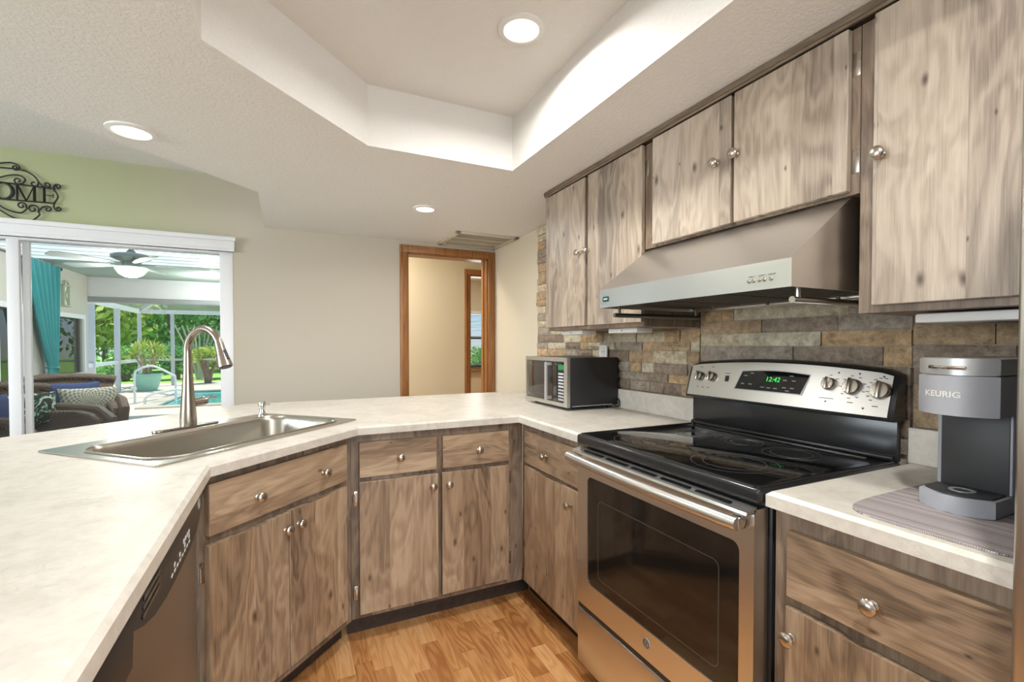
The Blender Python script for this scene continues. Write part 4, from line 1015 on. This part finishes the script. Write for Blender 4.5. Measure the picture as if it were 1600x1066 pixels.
def letter(ch, x):
    b = B(); H = 0.046; W = 0.03
    bar = lambda x0, z0, x1, z1, r: b.tube([(x + x0, 0, z0 + 0.004), (x + x1, 0, z1 + 0.004)], r, 6, flat=0.7)
    if ch == 'E':
        bar(-W * 0.6, -H, -W * 0.6, H, 0.009); bar(-W, H, W, H, 0.004); bar(-W, -H, W, -H, 0.004); bar(-W * 0.6, 0, W * 0.7, 0, 0.003); bar(W, H, W, H * 0.72, 0.004); bar(W, -H, W, -H * 0.72, 0.004); bar(W * 0.75, -H * 0.25, W * 0.75, H * 0.25, 0.0035)
    elif ch == 'M':
        bar(-0.04, -H, -0.04, H, 0.006); bar(0.036, -H, 0.036, H, 0.0095); bar(-0.04, H, 0, -H, 0.007); bar(0, -H, 0.034, H, 0.004)
    elif ch in 'OC':
        a0, a1 = (0, 360) if ch == 'O' else (45, 315); nn = 28
        b.tube([(x + 0.042 * math.cos(math.radians(a0 + (a1 - a0) * k / nn)), 0, 0.004 + H * math.sin(math.radians(a0 + (a1 - a0) * k / nn))) for k in range(nn + (0 if ch == 'O' else 1))], [0.004 + 0.006 * abs(math.cos(math.radians(a0 + (a1 - a0) * k / nn))) for k in range(nn + (0 if ch == 'O' else 1))], 8, ch == 'O')
    elif ch == 'L':
        bar(-W * 0.6, -H, -W * 0.6, H, 0.009); bar(-W, -H, W, -H, 0.004); bar(W, -H, W, -H * 0.6, 0.004)
    elif ch == 'W':
        bar(-0.04, H, -0.018, -H, 0.008); bar(-0.018, -H, 0, H, 0.004); bar(0, H, 0.018, -H, 0.008); bar(0.018, -H, 0.04, H, 0.004)
    b.done('letter', IRON, sg)
for ch, x in zip('WELCOME', (-0.285, -0.19, -0.115, -0.02, 0.09, 0.19, 0.288)): letter(ch, x)

# ------------------------------------------------------------------ covered lanai behind the sliding door
G = -0.05
struct(B().box((-9, 3.17, G - 0.1), (1.0, 9.95, G)).done('floor_lanai', LTILE, smooth=False))
b = B()
for k in range(16):                                       # ribbed white roof panels
    y = 3.17 + k * 0.305
    for q0, q1 in (((y, 2.475), (y + 0.022, 2.475)), ((y + 0.022, 2.475), (y + 0.028, 2.45)), ((y + 0.028, 2.45), (y + 0.299, 2.45)), ((y + 0.299, 2.45), (y + 0.305, 2.475))):
        b.quad([(-9, q0[0], q0[1]), (1.0, q0[0], q0[1]), (1.0, q1[0], q1[1]), (-9, q1[0], q1[1])], mat=0 if q1[0] - q0[0] > 0.1 else 1)
a = N('lanai_roof_panel'); a.set(Roughness=0.5); a.p.inputs['Base Color'].default_value = srgb(232, 236, 238)   # milky translucent roof sheet
tl = a.n('BsdfTranslucent'); tl.inputs[0].default_value = srgb(214, 224, 228); mx = a.n('MixShader'); mx.inputs[0].default_value = 0.45
a.l(a.p.outputs[0], mx.inputs[1]); a.l(tl.outputs[0], mx.inputs[2]); a.l(mx.outputs[0], a.out.inputs['Surface']); RIBM = a.m
struct(b.done('ceiling_lanai', [RIBM, plain('roof_seam', srgb(120, 126, 130), 0.6)], smooth=False))
struct(B().box((-9, 8.06, 2.44), (1.0, 9.95, 2.56)).done('ceiling_lanai_flat', SAGE, smooth=False))
b = B().box((-9, 9.95, 2.09), (1.0, 10.1, 2.56), 0.01); struct(b.done('trim_4', ALU))
struct(B().box((-9, 9.93, 2.0), (1.0, 10.14, 2.09), 0.01).done('trim_5', plain('gutter_grey', srgb(150, 152, 156), 0.5)))
light('lanai_light_lamp', 'POINT', (-2.85, 9.0, 2.2), 40, (1, 0.97, 0.92)).data.shadow_soft_size = 0.1
recess = thing('lanai_light', 'flat round light in the lanai ceiling beyond the fan', 'ceiling light', (-2.85, 9.1, 2.44))
B().lathe([(0, -0.012), (0.12, -0.012), (0.14, -0.006), (0.14, 0)], n=24).done('diffuser', FANLED, recess)
# side wall of the lanai with its grey-glazed opening
wall_yz('wall_lanai', 3.17, 9.93, G, 2.44, -4.88, -4.78, [(3.9, 6.7, G, 2.1), (7.0, 7.6, 0.1, 1.75), (8.55, 9.70, 0.28, 1.72)], HOUSE)
b = B()
for y0, y1, z0, z1 in ((7.0, 7.6, 0.1, 1.75), (8.55, 9.70, 0.28, 1.72), (3.9, 6.7, G, 2.1)):
    w_ = struct(B().plate([(y0 - 0.03, z0 - 0.03), (y1 + 0.03, z0 - 0.03), (y1 + 0.03, z1 + 0.03), (y0 - 0.03, z1 + 0.03)], [[(y0 + 0.04, z0 + 0.04), (y1 - 0.04, z0 + 0.04), (y1 - 0.04, z1 - 0.04), (y0 + 0.04, z1 - 0.04)]], 0, -4.78, -4.75).done('window_%d' % (2 + int(y0 > 5) + int(y0 > 8)), ALU))
    B().box((-4.83, y0, z0), (-4.82, y1, z1)).done('window_pane', GPANE, w_, smooth=False)
    if z0 < 0.3: B().box((-4.81, y0, 0.72), (-4.75, y1, 0.78), 0.004).done('window_rail', ALU, w_)
lt = thing('wall_lantern', 'pale wall lantern ornament on the lanai side wall beside the teal curtain', 'lantern', (-4.78, 8.97, 2.03), PI / 2); lt.scale = (0.85, 1, 0.85)
LANT = plain('lantern_paint', srgb(176, 184, 164), 0.6)
q = B()
for lo, hi in (((-0.13, -0.04, -0.2), (-0.10, 0, 0.16)), ((0.10, -0.04, -0.2), (0.13, 0, 0.16)), ((-0.15, -0.05, -0.22), (0.15, 0, -0.19)), ((-0.15, -0.05, 0.15), (0.15, 0, 0.18))): q.box(lo, hi, 0.005)
q.tube([(-0.09, -0.03, 0.18), (-0.05, -0.03, 0.25), (0.05, -0.03, 0.25), (0.09, -0.03, 0.18)], 0.012, 8); q.tube([(-0.1, -0.02, -0.18), (0.1, -0.02, 0.14)], 0.008, 6); q.tube([(0.1, -0.02, -0.18), (-0.1, -0.02, 0.14)], 0.008, 6)
q.done('cage', LANT, lt); B().box((-0.1, -0.012, -0.19), (0.1, -0.004, 0.15)).done('back_panel', WHITEP, lt, smooth=False)

# teal curtains gathered by a tie
rod = B().tube([(-4.68, 5.2, 2.37), (-4.68, 8.52, 2.37)], 0.014, 10); rod.lathe([(0, -0.03), (0.03, -0.01), (0.03, 0.01), (0, 0.03)], (-4.68, 8.53, 2.37), 12, 'y')
for y in (5.3, 8.5): rod.tube([(-4.78, y, 2.37), (-4.68, y, 2.37)], 0.012, 8)
tag(rod.done('curtain_rod', BLACKM), 'black curtain rod along the lanai side wall', 'curtain rod')
def curtain(y0, y1, ytie, label):
    t = thing('curtain', label, 'curtain', (-4.68, (y0 + y1) / 2, G), 0, 'teal curtains')
    ym = (y0 + y1) / 2; W2 = (y1 - y0) / 2
    def fn(u, v):
        z = 2.44 * (1 - v) + 0.02 * v; zt = 0.97
        if z > zt: k = ((z - zt) / (2.46 - zt)); k = k ** 0.8; w_ = W2 * (0.16 + 0.84 * k); c_ = ytie * (1 - k)
        else: k = (zt - z) / zt; w_ = W2 * (0.16 + 0.32 * k ** 0.5); c_ = ytie * (1 - 0.1 * k)
        amp = 0.055 if z > zt else 0.04
        return Vector((amp * math.sin(u * 2 * PI * 5.5) * (0.5 + 0.5 * min(1, w_ / W2 + 0.2)), c_ + w_ * (2 * u - 1), z))
    B().grid(fn, 88, 40, 0.004).done('drape', TEAL, t, ang=80)
    B().tube([(0.06 * math.cos(a), ytie + 0.095 * math.sin(a), 0.97) for a in [2 * PI * k / 20 for k in range(20)]], 0.016, 8, True).done('tie_band', TEAL, t)
    for k in range(5):
        y = -W2 + W2 * 2 * (k + 0.5) / 5.5
        B().tube([(0.035 * math.cos(a), y, 2.42 - 0.0 + 0.035 * math.sin(a)) for a in [2 * PI * j / 16 for j in range(16)]], 0.008, 6, True).done('grommet', SILVERP, t)
curtain(7.50, 8.42, 0.27, 'teal curtain tied back at its middle, on the lanai behind the wicker chairs')
curtain(5.9, 6.65, 0.2, 'teal curtain mostly hidden by the white door frame, nearer the house')

# ceiling fan
fx = (-3.34, 6.47)
fn_ = thing('ceiling_fan', 'grey ceiling fan with a lit bowl lamp under the lanai roof', 'ceiling fan', (fx[0], fx[1], 2.45))
B().lathe([(0, 0), (0.05, 0), (0.045, -0.035), (0.02, -0.06), (0, -0.06)], n=24).done('canopy', FANM, fn_)
B().lathe([(0.0, -0.02), (0.025, -0.05), (0.06, -0.09), (0.17, -0.105), (0.20, -0.125), (0.20, -0.155), (0.15, -0.175), (0.10, -0.20), (0.095, -0.25), (0.06, -0.27), (0, -0.27)], n=32).done('motor', FANM, fn_)
B().lathe([(0.0, -0.385), (0.06, -0.378), (0.12, -0.345), (0.16, -0.29), (0.165, -0.265), (0, -0.262)], n=32).done('lamp_bowl', FANLED, fn_)
light('fan_lamp', 'POINT', (fx[0], fx[1], 2.0), 60, (1, 0.96, 0.9)).data.shadow_soft_size = 0.12
for k in range(5):
    a = math.radians(8 + 72 * k)
    M = Matrix.Rotation(a, 4, 'Z') @ Matrix.Translation((0, 0, -0.225)) @ Matrix.Rotation(math.radians(10), 4, 'X')
    bl_ = [(0.24, -0.045), (0.45, -0.075), (0.74, -0.085), (0.80, -0.06), (0.81, 0.06), (0.74, 0.085), (0.45, 0.075), (0.24, 0.045)]
    bo = B().prism(bl_, 2, -0.004, 0.004, M=M).done('blade', FANB, fn_)
    B().box((0.09, -0.022, -0.006), (0.30, 0.022, 0.006), 0.003, M=M).done('blade_arm', FANM, bo)

# wicker armchairs
def wicker_chair(label, loc, rz, pillow=None):
    t = thing('wicker_armchair', label, 'armchair', (loc[0], loc[1], G), math.radians(rz), 'wicker armchairs on the lanai')
    B().rbox((-0.36, -0.36, 0.0), (0.36, 0.36, 0.36), 0.08, 2, 0.03).done('seat_base', WICK, t)
    for sx in (-1, 1):
        prof = [(-0.40, 0.0), (-0.40, 0.46), (-0.37, 0.58), (-0.28, 0.64), (-0.14, 0.66), (0.30, 0.66), (0.36, 0.60), (0.36, 0.0)]
        q = B().prism(prof, 0, 0.33 * sx - 0.07, 0.33 * sx + 0.07, bev=0.035, seg=3)
        q.tube([(0.36 * sx, -0.41, 0.10), (0.36 * sx, -0.415, 0.42), (0.38 * sx, -0.40, 0.57), (0.39 * sx, -0.27, 0.655), (0.40 * sx, 0.0, 0.67), (0.40 * sx, 0.3, 0.68)], 0.05, 10)
        q.done('arm', WICK, t)
    def bk(u, v):
        x = (u - 0.5) * (0.70 + 0.26 * v ** 2); z = 0.34 + 0.58 * v - 0.05 * (2 * u - 1) ** 2 * v
        return Vector((x, 0.27 + 0.18 * v ** 1.4 - 0.10 * (2 * u - 1) ** 2, z))
    q = B().grid(bk, 16, 10, 0.05)
    q.tube([bk(k / 16, 1.0) + Vector((0, -0.01, 0)) for k in range(17)], 0.04, 10)
    q.done('backrest', WICK, t, ang=60)
    B().rbox((-0.27, -0.37, 0.36), (0.27, 0.28, 0.47), 0.06, 2, 0.035).done('seat_cushion', NAVY, t)
    return t
def pillow(label, mat, loc, rx, rz, w_=0.44, h_=0.30, ry=0.0, name='throw_pillow'):
    b = B(); t = bmesh.new(); n = 14
    for sd_ in (1, -1):
        V = []
        for i in range(n + 1):
            row = []
            for j in range(n + 1):
                u, v = 2 * i / n - 1, 2 * j / n - 1
                d = ((1 - u * u) * (1 - v * v)) ** 0.42
                pin = 1 - 0.07 * (1 - v * v) * abs(u) ** 3; pin2 = 1 - 0.07 * (1 - u * u) * abs(v) ** 3
                row.append(t.verts.new((u * w_ / 2 * pin, sd_ * 0.075 * d, v * h_ / 2 * pin2)))
            V.append(row)
        for i in range(n):
            for j in range(n): t.faces.new((V[i][j], V[i + 1][j], V[i + 1][j + 1], V[i][j + 1]))
    bmesh.ops.remove_doubles(t, verts=t.verts, dist=0.0005); b._merge(t)
    o = b.done(name, mat, ang=80); o.location = loc; o.rotation_euler = (math.radians(rx), math.radians(ry), math.radians(rz))
    return tag(o, label, 'pillow')
wicker_chair('dark wicker armchair with patterned cream pillow, on the lanai nearer the pool', (-3.84, 6.2), 28)
wicker_chair('dark wicker armchair in front of the other one, beside the white door frame', (-3.72, 4.95), 62)
wicker_chair('dark wicker armchair seen left of the white door frame', (-3.98, 3.98), 118)
pillow('cream and grey medallion pillow on the wicker armchair', MEDAL, (-3.66, 6.14, 0.60), -16, 24, 0.52, 0.34)
pillow('plain navy pillow behind the medallion pillow', NAVY, (-3.84, 6.28, 0.64), -14, 34, 0.50, 0.36)
pillow('navy pillow on the front wicker armchair, beside the door frame', NAVY, (-3.98, 4.93, 0.62), -14, 70, 0.42, 0.38)
pillow('pillow with a dark leaf print between the two wicker armchairs', LEAFP, (-3.86, 5.24, 0.64), -30, 30, 0.46, 0.34)
pillow('pale blue pillow on the armchair left of the door frame', plain('pale_blue_fabric', srgb(150, 170, 190), 0.9, noise=0.2, nscale=25), (-3.93, 3.91, 0.62), -14, 118, 0.44, 0.36)

# ------------------------------------------------------------------ pool deck, pool, screen enclosure, garden
deck = [(-9, 9.95), (6, 9.95), (6, 18.6), (-9, 18.6)]
pool = [(-4.15, 11.2), (4.5, 11.2), (4.5, 14.8), (-4.05, 14.8)]
struct(B().plate(deck, [pool], 2, G - 0.1, G - 0.005).done('pool_deck', CONC, smooth=False))
ps = B().plate([(-4.4, 11.0), (4.7, 11.0), (4.7, 15.0), (-4.3, 15.0)], [[(p[0] + (0.06 if p[0] < 0 else -0.06), p[1] + (0.06 if p[1] < 13 else -0.06)) for p in pool]], 2, G - 0.004, G + 0.03)
tag(ps.done('pool_coping', plain('coping', srgb(206, 196, 182), 0.8), smooth=False), 'pale stone coping around the swimming pool', 'pool edge')
stuff(tag(B().box((-4.15, 11.2, G - 0.6), (4.5, 14.8, G - 0.02)).done('pool_water', WATER, smooth=False), 'turquoise water in the swimming pool', 'water'))
hr = B().tube(smoothpath([(-4.67, 12.2, G), (-4.67, 12.2, 0.56), (-4.60, 12.2, 0.70), (-4.45, 12.2, 0.76), (-4.30, 12.2, 0.755), (-4.0, 12.2, 0.57), (-3.93, 12.2, 0.45), (-3.93, 12.2, -0.3)], 8), 0.024, 10)
tag(hr.done('pool_handrail', ALU), 'tall white handrail rising from the deck beside the pool', 'handrail')
hr = B().tube(smoothpath([(-4.46, 12.05, G), (-4.46, 12.05, 0.04), (-4.38, 12.05, 0.13), (-4.16, 12.05, 0.19), (-3.75, 12.05, 0.20), (-3.68, 12.05, -0.3)], 8), 0.026, 10)
tag(hr.done('pool_handrail', ALU), 'low white handrail just above the water of the pool', 'handrail')
sc = thing('screen_enclosure', 'white-framed insect screen enclosure around the pool', 'pool enclosure', (-5.8, 17.6, G))
def rel(p): return (p[0] + 5.8, p[1] - 17.6, p[2] - G)
def bar(name, a, c_, r=0.045, mat=ALU):
    a, c_ = Vector(rel(a)), Vector(rel(c_)); d = c_ - a; Mx = Matrix.Translation(a) @ d.to_track_quat('Z', 'Y').to_matrix().to_4x4()
    return B().box((-r, -r, 0), (r, r, d.length), M=Mx).done(name, mat, sc, smooth=False)
PG = plain('screen_post_grey', srgb(200, 202, 210), 0.5)
for y in (11.8, 13.6, 15.45): bar('post', (-5.8, y, G), (-5.8, y, 2.26), 0.055, PG)
for x in (-5.8, -4.95, -2.5, 0.0, 2.5): bar('post', (x, 17.6, G), (x, 17.6, 2.26), 0.045, PG)
bar('top_beam', (-5.8, 10.1, 2.28), (-5.8, 17.65, 2.28), 0.06); bar('top_beam', (-5.8, 17.6, 2.28), (3, 17.6, 2.28), 0.06)
bar('mid_rail', (-5.8, 10.1, 0.76), (-5.8, 17.6, 0.76), 0.045); bar('mid_rail', (-5.8, 17.6, 0.76), (3, 17.6, 0.76), 0.03, PG)
for (a, c_) in (((-5.8, 17.6, 2.28), (-3.6, 14.0, 3.2)), ((-3.6, 14.0, 3.2), (3, 14.0, 3.2)), ((-3.6, 14.0, 3.2), (-5.0, 10.1, 2.62)), ((-2.5, 17.6, 2.28), (-2.5, 14.0, 3.2)), ((-5.8, 13.6, 2.28), (-3.6, 14.0, 3.2)), ((0.0, 17.6, 2.28), (0.0, 14.0, 3.2))): bar('roof_beam', a, c_, 0.045, PG)
b = B(); b.quad([rel(p) for p in ((-5.8, 17.6, 2.30), (3, 17.6, 2.30), (3, 14.0, 3.2), (-3.6, 14.0, 3.2))]); b.quad([rel(p) for p in ((-5.8, 10.1, 2.30), (-5.8, 17.6, 2.30), (-3.6, 14.0, 3.2), (-5.0, 10.1, 2.62))]); b.quad([rel(p) for p in ((-5.0, 10.1, 2.62), (-3.6, 14.0, 3.2), (3, 14.0, 3.2), (3, 10.1, 2.62))])
b.done('roof_screen', SCREEN, sc, smooth=False)

stuff(tag(B().box((-40, 18.6, G - 0.15), (40, 60, G - 0.02)).done('lawn', GRASS, smooth=False), 'sunny green lawn behind the pool deck', 'grass'))
stuff(tag(B().box((-40, 9.9, G - 0.16), (-9, 18.6, G - 0.03)).done('lawn', GRASS, smooth=False), 'strip of lawn left of the pool deck', 'grass'))
def leaves(b, c, rad, n, size, shell=0.55, squash=1.0):
    for _ in range(n):
        while True:
            p = Vector([random.uniform(-1, 1) for _ in range(3)])
            if shell < p.length < 1: break
        q = Vector((c[0] + p.x * rad[0], c[1] + p.y * rad[1], max(c[2] + p.z * rad[2], random.uniform(0.2, 0.5))))
        d = Vector([random.uniform(-1, 1) for _ in range(3)]).normalized(); e = d.cross(Vector([random.uniform(-1, 1) for _ in range(3)])).normalized(); s_ = size * random.uniform(0.6, 1.4)
        b.bm.faces.new([b.bm.verts.new(v) for v in (q - d * s_, q + e * s_ * 0.45, q + d * s_, q - e * s_ * 0.45)])
def blob(name, label, cat, loc, rad, n, size, mat, group, trunk=None, seeds=6):
    t = thing(name, label, cat, (loc[0], loc[1], G), random.uniform(0, 6), group)
    b = B()
    for _ in range(seeds):
        o = Vector([random.uniform(-0.6, 0.6) * rad[i] for i in range(3)]); r = random.uniform(0.45, 0.7)
        leaves(b, (o.x, o.y, loc[2] + o.z), [x * r for x in rad], n // seeds, size, 0.3)
    b.done('crown', mat, t, smooth=False)
    if trunk:
        q = B()
        for k in range(trunk):
            a = random.uniform(0, 2 * PI); l_ = rad[0] * 0.5 if trunk > 1 else 0
            q.tube(smoothpath([(0.05 * math.cos(a), 0.05 * math.sin(a), 0), (l_ * 0.4 * math.cos(a), l_ * 0.4 * math.sin(a), loc[2] * 0.5), (l_ * math.cos(a), l_ * math.sin(a), loc[2])], 5), [0.05 + 0.02 * loc[2] * (1 - k_ / 10) * (0.5 if trunk > 1 else 1) for k_ in range(11)], 8)
        q.done('trunk', BARK, t)
    return t
g = 'trees beyond the pool'
trees = [(-11.5, 24, 2.8, 2.2, LEAF2, 'dark green leafy tree beyond the left screen wall'), (-9.2, 27, 3.6, 2.6, LEAF1, 'bright green tree behind the left corner of the enclosure'), (-8.0, 22.5, 2.3, 1.5, LEAF3, 'yellowish green tree just behind the enclosure corner post'),
         (-6.6, 26, 3.2, 2.3, LEAF1, 'bright tree behind the potted plant'), (-4.6, 27.5, 3.5, 2.5, LEAF2, 'deep green tree behind the pool, left of the faucet arch'), (-2.6, 26, 3.2, 2.4, LEAF1, 'bright green tree behind the far end of the pool'), (0, 27, 3.4, 2.5, LEAF2, 'green tree behind the pool, hidden by the kitchen wall'), (-13.5, 20, 2.6, 2.2, LEAF1, 'bright tree seen through the lanai side windows')]
for x, y, h_, r, m_, lb in trees: blob('tree', lb, 'tree', (x, y, h_), (r * 1.15, r, r * 1.15), 2600, 0.16, m_, g, 1, 9)
for k, (x, y) in enumerate(((-12, 31), (-8.5, 32), (-5, 33), (-1.5, 32))):
    blob('tree', ('tall back-row tree at the far left end', 'tall back-row tree above the enclosure corner', 'tall back-row tree behind the potted plant', 'tall back-row tree at the far right end')[k], 'tree', (x, y, 4.5), (3.2, 2.0, 4.2), 2200, 0.26, LEAF2, g, 1, 9)
for k in range(6):
    blob('hedge_bush', ('hedge bush behind the left screen wall', 'hedge bush between the screen posts', 'hedge bush behind the corner post', 'hedge bush right behind the potted plant', 'hedge bush by the pale bare trunks', 'hedge bush at the right end of the row')[k], 'bush', (-10.0 + k * 1.55, 20.6 + 0.2 * (k % 2), 0.75), (0.95, 0.6, 0.6), 1500, 0.075, LEAF2 if k % 2 else LEAF1, 'hedge bushes behind the pool', 4, 6)
blob('shrub', 'round clipped yellow-green shrub on bare stems beside the pool', 'shrub', (-4.05, 17.95, 0.86), (0.68, 0.5, 0.42), 1900, 0.05, LEAF3, None or 'clipped shrubs', 5, 5)
blob('shrub', 'low leafy shrub in front of the left screen wall', 'shrub', (-6.9, 16.2, 0.65), (0.7, 0.6, 0.5), 1100, 0.06, LEAF1, 'clipped shrubs', 5, 5)
ms = thing('bare_stemmed_tree', 'fan of pale bare stems in front of the dark trees', 'tree', (-4.6, 20.2, G))
for k in range(9):
    a = -0.75 + 1.5 * k / 8
    B().tube(smoothpath([(0.08 * a, 0, 0), (0.35 * a, 0.1 * (k % 3), 0.8), (1.0 * a, 0.2 * (k % 2), 2.0)], 5), [0.05 - 0.003 * j for j in range(11)], 8).done('stem', plain('pale_bark', srgb(176, 172, 160), 0.9) if k == 0 else bpy.data.materials['pale_bark'], ms)
pt = thing('potted_plant', 'spiky yellow-green plant in a mint green pot on the pool deck', 'potted plant', (-5.2, 15.7, G)); pt.scale = (0.9, 0.9, 0.95)
B().lathe([(0, 0), (0.24, 0), (0.30, 0.15), (0.36, 0.42), (0.40, 0.44), (0.40, 0.50), (0.34, 0.50), (0.33, 0.44), (0, 0.44)], n=32).done('pot', POTM, pt)
q = B()
for k in range(6):
    a = k * 1.05; q.tube(smoothpath([(0.04 * math.cos(a), 0.04 * math.sin(a), 0.42), (0.15 * math.cos(a), 0.15 * math.sin(a), 0.75), (0.34 * math.cos(a), 0.34 * math.sin(a), 1.05 + 0.08 * (k % 3))], 4), 0.028, 7)
q.done('stems', plain('cane', srgb(178, 160, 134), 0.9), pt)
q = B()
for k in range(6):
    a = k * 1.05; cx, cy, cz = 0.34 * math.cos(a), 0.34 * math.sin(a), 1.05 + 0.08 * (k % 3)
    for j in range(46):
        th = random.uniform(0, 2 * PI); el = random.uniform(-0.35, 1.4); l_ = random.uniform(0.35, 0.55)
        d = Vector((math.cos(th) * math.cos(el), math.sin(th) * math.cos(el), math.sin(el))); s_ = d.cross(Vector((0, 0, 1))).normalized() * 0.022
        p = Vector((cx, cy, cz)); m_ = p + d * l_ * 0.5; e_ = p + d * l_ + Vector((0, 0, -0.10))
        q.bm.faces.new([q.bm.verts.new(v) for v in (p, m_ + s_, e_, m_ - s_)])
q.done('leaves', LEAF3, pt, smooth=False)
# what the bedroom window looks onto
blob('shrub', 'bright green bush outside the window of the room beyond the hall', 'shrub', (2.15, 9.0, 0.85), (0.55, 0.3, 0.42), 1100, 0.05, LEAF1, 'clipped shrubs', 3, 4)
